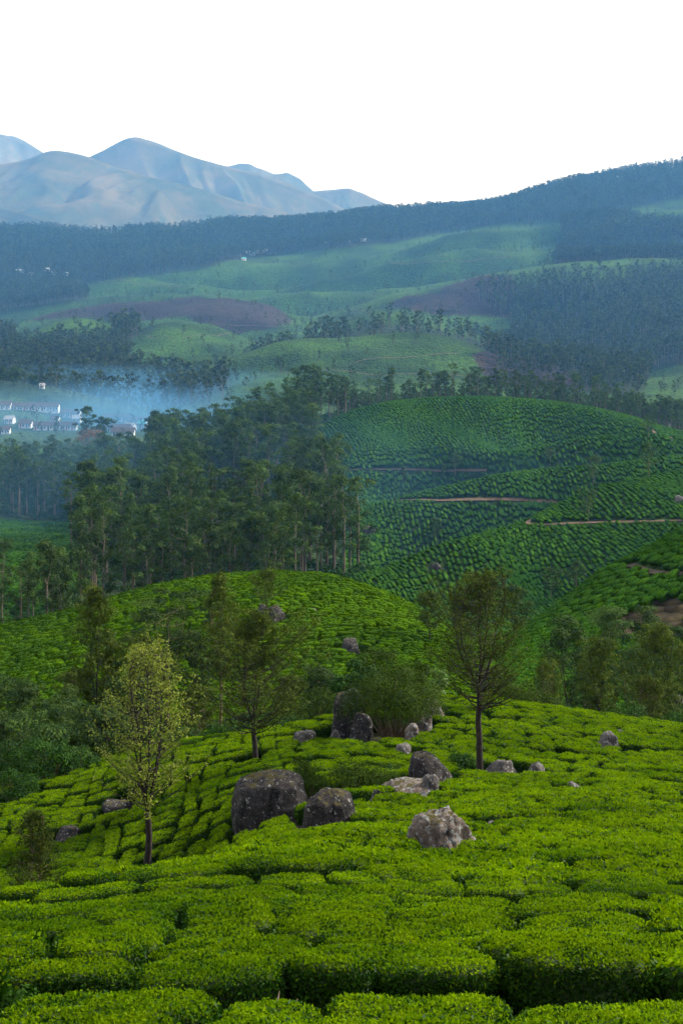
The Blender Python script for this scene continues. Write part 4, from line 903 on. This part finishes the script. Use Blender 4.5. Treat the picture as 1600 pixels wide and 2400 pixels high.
hillD = hillD[(pd >= 1130) & (hillD[:, 1] > 138) & (hillD[:, 1] < 236)]
pd = to_px(hillD[:, 0], hillD[:, 1]); pyd = to_py(surf(hillD[:, 0], hillD[:, 1]), hillD[:, 1])
bare = inpoly(pd, pyd, BANK[0]) & (np.random.default_rng(3).random(len(pd)) < 0.93)
hillD = hillD[~bare]
hillE = plant(-330, 330, -330, 330, math.radians(97), 1.06, 1.2, 3.8, 0.12, 14, cx=40, cyy=430, warp=2.2, wl=31, jit=.2)
pe = to_px(hillE[:, 0], hillE[:, 1])
hillE = hillE[(hillE[:, 1] > 272) & (hillE[:, 1] < 585) & (pe > grove_edge(hillE[:, 1]) + 12) & (pe < 1800)]
patch = plant(-90, 90, -110, 110, 0.35, 1.3, 1.2, 3.0, 0.2, 15, cx=-90, cyy=370, warp=2, wl=20); pp = to_px(patch[:, 0], patch[:, 1]); patch = patch[(pp > -250) & (pp < 182) & (patch[:, 1] > 274) & (patch[:, 1] < 441)]
PATHS = []
def path(pts, width, y0, y1, mt='soil', name='path'):
    """earth track: survey points -> a strip lying on the land"""
    a = []
    for px, py in pts: a.append(hit(px, py, y0, y1, fn=surf)[:2])
    a = np.array(a); d = np.concatenate([[0], np.cumsum(np.linalg.norm(np.diff(a, axis=0), axis=1))])
    s = np.arange(0, d[-1], 1.0); C = np.stack([np.interp(s, d, a[:, 0]), np.interp(s, d, a[:, 1])], 1)
    if len(C) > 9:
        kk = np.ones(7) / 7; C = np.stack([np.convolve(np.pad(C[:, i], 3, 'edge'), kk, 'valid') for i in (0, 1)], 1)
    T_ = unit(np.gradient(C, axis=0)); Nn = np.stack([-T_[:, 1], T_[:, 0]], 1)
    V = []
    zc = ground(C[:, 0], C[:, 1]) + 0.12
    for q in (-.5, -.25, 0, .25, .5):
        w_ = width * (1 + 0.25 * vnoise(s / 5, s * 0 + q, None, 3))
        p = C + Nn * (q * w_)[:, None]; V.append(np.column_stack([p, np.maximum(zc * .5 + .5 * (ground(p[:, 0], p[:, 1]) + .12), ground(p[:, 0], p[:, 1]) + .08)]))
    V = np.stack(V, 1); n = len(C); i = np.arange(n - 1)[:, None] * 5; j = np.arange(4)[None, :]
    Fq = np.stack([i + j, i + j + 1, i + 5 + j + 1, i + 5 + j], -1).reshape(-1, 4)
    o = link(name, mesh_np(name, V.reshape(-1, 3), [Fq[:, ::-1]], [M[mt]], smooth=True)); tag(o, kind='structure')
    PATHS.append((C, width))
path([(866, 1150), (862, 1128), (868, 1136), (885, 1142), (940, 1143), (1010, 1144), (1080, 1142), (1150, 1141), (1220, 1144), (1290, 1148)], 1.3, 380, 470)
path([(1226, 1180), (1206, 1194), (1215, 1200), (1260, 1198), (1330, 1194), (1400, 1192), (1480, 1190), (1568, 1189), (1700, 1188)], 1.4, 330, 420)
path([(760, 1074), (820, 1074), (900, 1073), (980, 1074), (1050, 1076), (1125, 1077)], 0.9, 440, 540, 'track')
path([(1440, 1285), (1456, 1290), (1490, 1302), (1530, 1308), (1568, 1308), (1700, 1306)], 1.4, 175, 240, 'track')
path([(1450, 962), (1500, 985), (1540, 1005)], 1.5, 480, 570)
for pts, a_, b_ in (([(55, 770), (110, 772), (190, 771)], 1200, 1420), ([(292, 771), (350, 777), (420, 777), (500, 772), (528, 765)], 1180, 1345),
    ([(640, 706), (700, 707), (800, 712), (860, 716)], 1400, 1790), ([(560, 790), (600, 788), (650, 776), (690, 760)], 1360, 1500), ([(830, 612), (900, 606), (980, 602), (1080, 600), (1180, 588)], 1960, 2170),
    ([(250, 645), (330, 655), (420, 660)], 1900, 2040), ([(800, 835), (850, 824), (920, 822), (1010, 812), (1060, 812)], 930, 1060), ([(560, 870), (640, 858), (760, 850), (880, 862), (1080, 866)], 925, 1050),
    ([(420, 742), (470, 745), (560, 748), (640, 752)], 1380, 1700), ([(930, 705), (980, 707), (1060, 712)], 1460, 1700), ([(860, 760), (930, 755), (1030, 758), (1100, 770)], 1160, 1350)):
    path(pts, 1.7, a_, b_, 'track')
def off_paths(B, ex=0.5):
    keep = np.ones(len(B), bool)
    for C, w_ in PATHS:
        k = np.where((B[:, 0] > C[:, 0].min() - 4) & (B[:, 0] < C[:, 0].max() + 4) & (B[:, 1] > C[:, 1].min() - 4) & (B[:, 1] < C[:, 1].max() + 4))[0]
        if len(k) == 0: continue
        d = np.min(np.linalg.norm(B[k][:, None, :2] - C[None], axis=2), 1); keep[k[d < w_ * 0.5 + ex]] = False
    return B[keep]
sets = []
def gather(B, base, Ls, h=1.0, fat=1.03):
    P, R = pose(B)
    if len(Ls) == 1: ix = rngT.integers(0, 5, len(B)); L0 = np.full(len(B), Ls[0])
    else: ix = pick(B, np.array(Ls), rngT); L0 = np.array(Ls)[ix]
    S = np.stack([B[:, 3] / L0, B[:, 4] / 1.22 * fat, B[:, 5] * h], 1)
    sets.append((P, R, S, ix + base))
allm = tea0 + tea1 + tea2 + tea3 + tea4
gather(ALLB[rest], len(tea0), tea1L)
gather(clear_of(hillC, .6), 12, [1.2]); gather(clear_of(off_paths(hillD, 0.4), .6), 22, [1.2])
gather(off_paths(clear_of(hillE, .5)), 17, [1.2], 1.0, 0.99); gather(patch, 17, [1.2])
scatter('tea_field', *[np.concatenate([s[i] for s in sets]) for i in range(4)], allm, 'clipped tea bushes covering the hills in rows', 'tea')
print('tea', len(near), len(fields), len(hillC), len(hillD), len(hillE), len(patch))

# ------------------------------------------------------------------ eucalyptus grove
def euc(name, seed, H=20.0, nbr=18, leaves=1700, leaf=0.60, base=0.45):
    rng = np.random.default_rng(seed)
    sh = [(base, .5), (base + .15, .9), (.75, 1.0), (.9, .75), (1.0, .3)]; R_ = rng.uniform(2.4, 3.7)
    return make_tree(name, seed, H, 0.24, 0.62, 2 if rng.random() < .4 else 1, [(h, r * R_) for h, r in sh], nbr, leaves, leaf, M['bark_grey'], M['euc_leaf'], 1.45, 0.7, 0.8, 0.4, 6, 0.2, 0.006)
eucs = [euc('eucalyptus_%d' % i, 500 + i, base=[.38, .25, .42, .3, .2, .45, .35, .28][i]) for i in range(8)]
rngF = np.random.default_rng(77)
def poisson(x0, x1, y0, y1, sp, rng):
    n = int((x1 - x0) * (y1 - y0) / (sp * sp)); nx = max(1, int((x1 - x0) / sp)); ny = max(1, int((y1 - y0) / sp))
    gx, gy = np.meshgrid(np.arange(nx), np.arange(ny)); 
    return np.stack([(x0 + (gx + rng.uniform(0.08, 0.92, gx.shape)) * sp).ravel(), (y0 + (gy + rng.uniform(0.08, 0.92, gx.shape)) * sp).ravel()], 1)
G = poisson(-330, 20, 255, 620, 6.1, rngF)
pg = to_px(G[:, 0], G[:, 1]); keep = grove_mask(pg + 35 * vnoise(G[:, 0] / 12, G[:, 1] / 12, None, 31), G[:, 1]) & (pg > -420)
keep &= ~((np.abs(pg - 560) < 95) & (np.abs(G[:, 1] - 430) < 26) & (rngF.random(len(G)) < .8))
keep &= vnoise(G[:, 0] / 28, G[:, 1] / 28, None, 66) > np.where(pg < 345, -0.7, -0.42)
G = G[keep]
strip = poisson(-10, 260, 602, 720, 6.0, rngF); ps = to_px(strip[:, 0], strip[:, 1]); strip = strip[(ps > 780) & (ps < 2000) & (rngF.random(len(strip)) < np.interp(ps, [780, 840, 1000, 1150, 1600], [.95, .8, .8, .95, .95]))]
lo = poisson(-60, 80, 232, 270, 6.5, rngF); pl = to_px(lo[:, 0], lo[:, 1]); lo = lo[(pl < 260) & (lo[:, 1] > 236) & (pl > -300) & (rngF.random(len(lo)) < .9)]
G = np.concatenate([G, lo, strip])
gz = ground(G[:, 0], G[:, 1]); gh = rngF.uniform(0.62, 1.2, len(G)); gh[G[:, 1] < 271] *= 0.78; lft = to_px(G[:, 0], G[:, 1]) < 345; gh[lft & (G[:, 1] > 400)] *= 0.9; gh[lft & (G[:, 1] > 490)] *= 0.72; gh[G[:, 1] > 598] *= 0.66
pg = to_px(G[:, 0], G[:, 1]); pyg = to_py(gz + 17 * gh, G[:, 1])
# a tree counts as seen when its upper half clears the ground in front
def seen_tops(G, z):
    ok = np.ones(len(G), bool)
    for f in np.linspace(0.2, 0.985, 60): ok &= surf(G[:, 0] * f, G[:, 1] * f) < z * f
    return ok
s_ = seen_tops(G, gz + 14 * gh) & (pg > -30) & (pg < W + 30)
order = np.argsort(np.where(s_, G[:, 1], 1e9)); chosen = order[:min(300, int(s_.sum()))]; rest = np.setdiff1d(np.arange(len(G)), chosen)
for k in chosen:
    y, p = G[k, 1], pg[k]
    if y < 275: lab, grp = 'dark eucalyptus at the left edge just beyond the middle tea hill', 'eucalyptus at the left beyond the middle hill'
    elif y < 330 and p < 820: lab, grp = 'eucalyptus with bare trunk in the front rows behind the middle tea hill', 'eucalyptus behind the middle hill crest'
    elif p < 330: lab, grp = 'slender pale-trunked eucalyptus in the left belt above the shaded tea patch', 'eucalyptus of the left belt'
    elif y < 600: lab, grp = 'eucalyptus in the dense grove left of the big tea hill', 'eucalyptus of the grove beside the big tea hill'
    else: lab, grp = 'small distant eucalyptus behind the crest of the big tea hill', 'eucalyptus behind the big tea hill'
    put_tree('eucalyptus_tree', eucs[int(rngF.integers(0, 8))], (G[k, 0], G[k, 1], gz[k]), rngF.uniform(0, 6.28), (gh[k] * rngF.uniform(.85, 1.1), gh[k] * rngF.uniform(.85, 1.1), gh[k]), lab, 'tree', grp)
def joined(name, tm):                              # trunk and crown in one mesh for the masses
    a, b = tm; vs = []; fs = []; mi = []; tn = []; n = 0
    for m_, me in enumerate((a, b)):
        v = np.zeros(len(me.vertices) * 3, np.float32); me.vertices.foreach_get('co', v); v = v.reshape(-1, 3)
        f = np.zeros(len(me.loops), np.int32); me.loops.foreach_get('vertex_index', f); f = f.reshape(-1, 4)
        t_ = np.zeros(len(v), np.float32); me.attributes['tone'].data.foreach_get('value', t_)
        vs.append(v); fs.append(f + n); mi.append(np.full(len(f), m_)); tn.append(t_); n += len(v)
    return mesh_np(name, np.concatenate(vs), fs, [a.materials[0], b.materials[0]], np.concatenate(mi), np.concatenate(tn))
def far_tree(name, seed, H=18.0, leaves=230, leaf=1.5, nbr=10, base=.3):
    rng = np.random.default_rng(seed); R_ = rng.uniform(2.8, 4.2)
    return make_tree(name, seed, H, 0.25, 0.6, 1, [(base, .55 * R_), (.5, .95 * R_), (.75, R_), (.92, .7 * R_), (1, .3 * R_)], nbr, leaves, leaf, M['bark_grey'], M['far_leaf'], 1.5, 0.8, 0.8, 0.3, 4, 0.25, 0.004)
mid_m = [joined('grove_mass_%d' % i, t_) for i, t_ in enumerate(eucs)]
far_m = [joined('forest_mass_%d' % i, far_tree('forest_tree_%d' % i, 540 + i, base=[.3, .4, .25, .35, .3, .2][i])) for i in range(6)]
P = [np.column_stack([G[rest], gz[rest]])]; S = [gh[rest]]; I = [rngF.integers(0, 8, len(rest))]
def mass(X, Y, smin, smax, sunk=0.3):
    z = ground(X, Y) - sunk
    P.append(np.column_stack([X, Y, z])); S.append(rngF.uniform(smin, smax, len(X))); I.append(rngF.integers(8, 14, len(X)))
for poly, a, b, sp, st in FOREST:
    q = poisson(-0.34 * b, 0.34 * b, a, b, sp, rngF); z = ground(q[:, 0], q[:, 1]); px, py = to_px(q[:, 0], q[:, 1]), to_py(z, q[:, 1])
    k = inpoly(px + 14 * vnoise(q[:, 0] / 40, q[:, 1] / 40, None, 5), py + 5 * vnoise(q[:, 0] / 60, q[:, 1] / 60, None, 6), poly) & (np.abs(px - W / 2) < W / 2 + 330)
    mass(q[k, 0], q[k, 1], 0.65 if st == 'mid' else 0.75, 1.15)
q = poisson(-700, 700, 820, 2250, 13, rngF); z = surf(q[:, 0], q[:, 1]); px, py = to_px(q[:, 0], q[:, 1]), to_py(z, q[:, 1])
hol = (surf(q[:, 0] + 45, q[:, 1]) + surf(q[:, 0] - 45, q[:, 1]) + surf(q[:, 0], q[:, 1] + 45) + surf(q[:, 0], q[:, 1] - 45)) / 4 - z     # hollows carry the trees
den = np.clip(hol / 5.0, 0, 0.75) + 0.11 + 0.3 * (vnoise(q[:, 0] / 90, q[:, 1] / 60, None, 71) > 0.3)
k = (np.abs(px - W / 2) < W / 2 + 200) & (rngF.random(len(q)) < den); mass(q[k, 0], q[k, 1], 0.18, 0.6)
q = poisson(-260, 20, 660, 830, 9, rngF); px = to_px(q[:, 0], q[:, 1]); k = (px > -200) & (px < 560) & (rngF.random(len(q)) < np.interp(px, [0, 340, 400, 560], [.22, .3, .9, .9])); mass(q[k, 0], q[k, 1], 0.2, 0.45)
q = poisson(-260, 20, 770, 850, 6, rngF); px = to_px(q[:, 0], q[:, 1]); k = (px > -200) & (px < 420); mass(q[k, 0], q[k, 1], 0.15, 0.32)
P = np.concatenate(P); S = np.concatenate(S); I = np.concatenate(I); R = np.zeros((len(P), 3)); R[:, 2] = rngF.uniform(0, 6.28, len(P))
scatter('forest', P, R, np.stack([S * rngF.uniform(.85, 1.2, len(S)), S * rngF.uniform(.85, 1.2, len(S)), S], 1), I, mid_m + far_m, 'distant forest of grey-green trees clothing the far slopes', 'forest')
print('trees', len(G), 'individual', len(chosen), 'mass', len(P))
# undergrowth in the grove
us = [shrub_meshes('undergrowth_%d' % i, 600 + i, 4.0, 4.0, 2.0, 220, 0.6, M['shrub_dark'], 8)[1] for i in range(4)]
q = poisson(-330, 40, 232, 610, 4.6, rngF); px = to_px(q[:, 0], q[:, 1])
k = ((grove_mask(px, q[:, 1]) | ((q[:, 1] < 300) & (px < 830))) & (px > -300)) | ((np.abs(px - grove_edge(q[:, 1]) - 20) < 30) & (q[:, 1] > 290) & (q[:, 1] < 360))
q = q[k]; q2 = poisson(-60, 70, 108, 150, 3.2, rngF); p2 = to_px(q2[:, 0], q2[:, 1]); q2 = q2[(p2 > -150) & (p2 < W + 150) & (q2[:, 1] > np.interp(p2, [0, 600, 1000, 1600], [100, 106, 110, 112]))]
q3 = poisson(40, 90, 150, 180, 3.5, rngF); p3 = to_px(q3[:, 0], q3[:, 1]); q3 = q3[(p3 > 1230) & (p3 < 1800)]
q = np.concatenate([q, q2, q3])
z = ground(q[:, 0], q[:, 1]); R = np.zeros((len(q), 3)); R[:, 2] = rngF.uniform(0, 6.28, len(q)); s = rngF.uniform(.5, 1.2, len(q)); s[len(s) - len(q2) - len(q3):] *= .8
scatter('undergrowth', np.column_stack([q, z]), R, np.stack([s, s, s], 1), rngF.integers(0, 4, len(q)), us, 'dark leafy undergrowth filling the gullies and the grove floor', 'undergrowth')
# lone trees on the big tea hill and by the village
for i, (px, pyb, top, lab) in enumerate([
    (1045, 1086, 1044, 'small dark tree by the long track on the big tea hill'), (1018, 1088, 1068, 'round bush-like tree left of the dark tree on the big hill track'),
    (1262, 1062, 1026, 'small tree on the middle fold of the big tea hill'), (1362, 1110, 1046, 'dark tree on the fold crest of the big tea hill'),
    (1490, 1092, 1020, 'slender tree on the right of the big tea hill'), (1488, 1005, 958, 'thin tree on the right crest of the big tea hill'),
    (1350, 1195, 1128, 'grey-green tree above the lowest track of the big hill'), (925, 1100, 1072, 'low tree under the left end of the long track'),
    (1265, 1372, 1305, 'rounded tree at the foot of the big tea hill'), (1322, 1345, 1292, 'bushy tree right of the one at the foot of the big hill'),
    (1000, 1240, 1190, 'thin sparse tree low on the left of the big tea hill')]):
    X, Y, z = hit(px, pyb, 255, 560, fn=surf); H = (pyb - top) / F * Y + .8
    tm = make_tree('tea_hill_tree', 700 + i, H, .1, .35, 2, [(.25, .22 * H), (.5, .3 * H), (.8, .24 * H), (1, .06 * H)], 16, 900, .5, M['bark_tan'], M['euc_leaf'], .12 * H, .8, .7, .3, 5, .3)
    put_tree('shade_tree', tm, (X, Y, z), 0, 1, lab)
for i, (px, Y, top, w_, lab) in enumerate([
    (200, 655, 938, 52, 'tall dark tree standing before the village row houses'), (238, 652, 962, 40, 'second tall dark tree beside the village, right of the taller one'),
    (34, 790, 848, 46, 'dark tree on the misty knoll above the village at left'), (0, 795, 846, 30, 'tree at the left edge on the misty knoll'),
    (78, 800, 864, 24, 'small pale tree right of the dark tree on the misty knoll')]):
    X, Y, z = at(px, Y); H = (float(to_py(z, Y)) - top) / F * Y; R_ = w_ / 2 / F * Y
    tm = make_tree('village_tree', 740 + i, H, .3, .4, 3, [(.15, .7 * R_), (.4, R_), (.75, .85 * R_), (1, .3 * R_)], 26, 2400, .85, M['bark_dark'], M['euc_leaf'], 1.4, .7, .6, .3, 6, .25)
    put_tree('village_tree', tm, (X, Y, z), 0, 1, lab)

# ------------------------------------------------------------------ village
def house(px, py, wpx, label, roof='roof_brown', wall='wall_white', units=5, Y=None, rz=0.0, name='row_house', hw=2.4, deep=5.0, pitch=1.5):
    X, Y, z = hit(px, py, 600, 2600) if Y is None else at(px, Y)
    Lh = wpx / F * Y
    e = bpy.data.objects.new(name, None); COL.objects.link(e); e.location = (X, Y, z); e.rotation_euler = (0, 0, rz); tag(e, label, 'house')
    b = MB(); b.box((-Lh / 2, -deep / 2, -1.5), (Lh / 2, deep / 2, hw))
    b.add([(-Lh / 2, -deep / 2, hw), (-Lh / 2, deep / 2, hw), (-Lh / 2, 0, hw + pitch)], [(0, 2, 1)]); b.add([(Lh / 2, -deep / 2, hw), (Lh / 2, deep / 2, hw), (Lh / 2, 0, hw + pitch)], [(0, 1, 2)])
    link('wall', b.mesh('wall', [M[wall]]), e)
    b = MB(); ov = 0.7; zt = hw + pitch + .12; ze = hw - ov * pitch / (deep / 2) + .12; x = Lh / 2 + .4; y = deep / 2 + ov
    b.add([(-x, -y, ze), (x, -y, ze), (x, 0, zt), (-x, 0, zt), (-x, -y, ze + .14), (x, -y, ze + .14), (x, 0, zt + .14), (-x, 0, zt + .14)], [(0, 3, 2, 1), (4, 5, 6, 7), (0, 1, 5, 4), (1, 2, 6, 5), (3, 0, 4, 7)])
    b.add([(-x, y, ze), (x, y, ze), (x, 0, zt), (-x, 0, zt), (-x, y, ze + .14), (x, y, ze + .14), (x, 0, zt + .14), (-x, 0, zt + .14)], [(0, 1, 2, 3), (7, 6, 5, 4), (1, 0, 4, 5), (2, 1, 5, 6), (0, 3, 7, 4)])
    link('roof', b.mesh('roof', [M[roof]]), e)
    rng = np.random.default_rng(int(px * 11 + py))
    for u in range(units):
        ux = -Lh / 2 + (u + .5) * Lh / units; q = min(1.0, Lh / units / 4)
        b = MB(); b.box((ux - 1.2 * q, -deep / 2 - .06, 0), (ux - .3 * q, -deep / 2 + .02, 1.95)); link('door', b.mesh('door', [M[['door_blue', 'door_red', 'wall_blue', 'glass_dark'][int(rng.integers(0, 4))]]]), e)
        b = MB(); b.box((ux + .4 * q, -deep / 2 - .05, .9), (ux + 1.3 * q, -deep / 2 + .02, 1.8)); link('window', b.mesh('window', [M['glass_dark']]), e)
    return e
for px, py, wpx, n, lab in [
    (10, 968, 34, 3, 'white row house at the left edge of the upper village row'), (82, 966, 108, 8, 'longest white row house of the upper village row'),
    (163, 968, 44, 4, 'row house between the longest one and the tall trees'), (268, 968, 56, 4, 'row house right of the tall trees with red and blue doors'),
    (322, 966, 56, 5, 'last row house at the right end of the upper village row')]:
    house(px, py + 6, wpx, lab, units=n, Y=738 + (px % 7))
for px, py, wpx, n, lab in [
    (60, 990, 28, 2, 'short brown-roofed house left in the lower village row'), (102, 992, 44, 3, 'white walled house in the middle of the lower village row'), (152, 991, 50, 4, 'row house at the right of the lower village row'),
    (282, 1006, 34, 3, 'white house below the upper row, right of the tall trees'), (284, 1020, 50, 3, 'nearest village house with white wall, lowest on the right')]:
    house(px, py, wpx, lab, units=n, Y={990: 708, 992: 700, 991: 702, 1006: 688, 1020: 668}[py] + (px % 5))
for px, Y, wpx, roof, lab in [
    (24, 716, 20, 'roof_grey', 'small grey-roofed house at the left between the two village rows'), (128, 722, 18, 'roof_brown', 'small house squeezed between the two village rows'),
    (178, 728, 18, 'roof_grey', 'small grey-roofed house left of the tall village trees'), (232, 720, 22, 'roof_brown', 'small brown-roofed house directly behind the tall village trees'),
    (300, 706, 22, 'roof_grey', 'grey-roofed house just below the right end of the upper row'), (258, 700, 18, 'roof_brown', 'small house touching the tall village trees on the right'),
    (12, 690, 24, 'roof_brown', 'lowest house at the left edge of the village'), (330, 722, 16, 'roof_teal', 'teal-roofed shed at the far right of the village')]:
    house(px, 0, wpx, lab, roof, units=2, Y=Y, name='cottage', deep=4.2, pitch=1.2, rz=((px * 13) % 10 - 5) * 0.06)
for px, py, wpx, roof, lab in [
    (98, 893, 10, 'roof_grey', 'tiny white hut on the misty knoll'), (48, 625, 22, 'roof_white', 'white-roofed house in the far left forest clearing, leftmost'), (70, 630, 12, 'roof_brown', 'small house right of the leftmost far white roof'),
    (108, 622, 16, 'roof_white', 'white-roofed house in the middle of the far left clearing'), (125, 630, 12, 'roof_grey', 'grey-roofed small house in the far left clearing'), (152, 632, 12, 'roof_white', 'rightmost white house of the far left clearing'),
    (164, 662, 18, 'roof_teal', 'teal-roofed shed below the far left clearing'), (182, 664, 10, 'roof_teal', 'smaller teal shed right of the teal-roofed shed'),
    (548, 586, 14, 'roof_grey', 'leftmost white house of the cluster under the far forest'), (566, 583, 14, 'roof_white', 'second white house of the cluster under the far forest'), (580, 586, 14, 'roof_teal', 'teal-roofed house in the cluster under the far forest'),
    (596, 581, 20, 'roof_white', 'broad white house at the right of the far cluster'), (612, 578, 10, 'roof_white', 'rightmost small white house of the far cluster'), (560, 598, 10, 'roof_teal', 'small teal shed in front of the far white cluster'),
    (752, 557, 16, 'roof_teal', 'lone teal-roofed house right of the far cluster'), (806, 556, 12, 'roof_white', 'lone pale house beside the far tea slope'), (834, 554, 12, 'roof_white', 'second pale house beside the far tea slope')]:
    if py == 893: house(px, py, wpx, lab, roof, units=1, Y=797, name='hut', hw=2.0, deep=3, pitch=.8)
    else: house(px, py, wpx, lab, roof, units=2, name='far_house', hw=3.2, deep=7, pitch=1.2)

# ------------------------------------------------------------------ small things on the near slope
def dead_branch():
    b = MB(); Y = 16.9; X0 = (560 - W / 2) / F * Y
    def g(x, y, h): return np.array([X0 + x, Y + y, float(ground(X0 + x, Y + y)) + h])
    b.tube([g(0, .25, .05), g(.15, .1, .42), g(.32, 0, .6), g(.5, -.1, .58), g(.62, -.2, .5)], [.05, .045, .04, .03, .015], 6)
    b.tube([g(.32, 0, .6), g(.4, .05, .74), g(.42, .08, .86)], [.02, .014, .005], 5); b.tube([g(.5, -.1, .58), g(.6, -.05, .68), g(.64, -.02, .78)], [.018, .012, .004], 5)
    o = link('dead_branch', b.mesh('dead_branch', [M['dead_wood']], True)); tag(o, 'dead bare branch lying over the lower lane', 'branch')
dead_branch()

# ------------------------------------------------------------------ air
def volume_mat(name, color, density, aniso=0.0):
    m, t, N, L = mat(name)
    v = N('ShaderNodeVolumePrincipled'); v.inputs['Color'].default_value = (*color, 1); v.inputs['Density'].default_value = density; v.inputs['Anisotropy'].default_value = aniso; v.inputs['Absorption Color'].default_value = (1, 1, 1, 1)
    o = N('ShaderNodeOutputMaterial'); L(v.outputs[0], o.inputs['Volume'])
    return m
def build_haze():
    b = MB(); b.box((-4500, -40, -260), (4500, 8700, 760))
    o = link('haze', b.mesh('haze', [volume_mat('haze', HAZE_COLOR, HAZE_DENSITY)])); tag(o, 'thin blue morning haze filling the valley', 'haze', kind='stuff')
build_haze()
def valley_air():
    b = MB(); b.box((-2600, 246, -250), (2600, 2950, 330))
    o = link('mist', b.mesh('mist', [volume_mat('valley_air', HAZE_COLOR, VALLEY_DENSITY)])); tag(o, 'blue air pooled over the valley beyond the middle tea hill', 'mist', kind='stuff')  # second haze box, added to deepen the blue past the middle hill
valley_air()
def plain_air():
    b = MB(); b.box((-4300, 3300, -255), (4300, 8680, 745))
    o = link('mist', b.mesh('mist', [volume_mat('plain_air', (0.40, 0.60, 1.0), 0.5e-4)])); tag(o, 'pale haze in front of the far mountains', 'mist', kind='stuff')  # further haze box, added to veil the mountains with more scattered light
plain_air()

def mist(px, Y, zc, rx, ry, rz, dens, seed):
    m, t, N, L = mat('mist'); tcn = N('ShaderNodeTexCoord')
    ln = N('ShaderNodeVectorMath'); ln.operation = 'LENGTH'; L(tcn.outputs['Object'], ln.inputs[0])
    fall = rampf(N, L, ln.outputs['Value'], 1.0, 0.25)
    g = N('ShaderNodeNewGeometry'); nzz = rampf(N, L, noise(N, L, g.outputs['Position'], 0.012 * (1 + seed * .2), 3), 0.3, 0.7)
    mu = N('ShaderNodeMath'); mu.operation = 'MULTIPLY'; L(fall, mu.inputs[0]); L(nzz, mu.inputs[1])
    m2 = N('ShaderNodeMath'); m2.operation = 'MULTIPLY'; L(mu.outputs[0], m2.inputs[0]); m2.inputs[1].default_value = dens
    v = N('ShaderNodeVolumePrincipled'); v.inputs['Color'].default_value = (0.15, 0.43, 0.82, 1); L(m2.outputs[0], v.inputs['Density'])
    o = N('ShaderNodeOutputMaterial'); L(v.outputs[0], o.inputs['Volume'])
    V, T = ico(3); me = mesh_np('mist', V, [T], [m], smooth=True)
    ob = link('mist', me, None, ((px - W / 2) / F * Y, Y, zc), 0, (rx, ry, rz)); tag(ob, 'bank of blue mist lying in the valley', 'mist', kind='stuff')
mist(40, 925, -102, 290, 115, 20, 0.018, 0)
mist(140, 700, -90, 150, 75, 21, 0.019, 1)
mist(430, 450, -76, 150, 105, 24, 0.0020, 2)
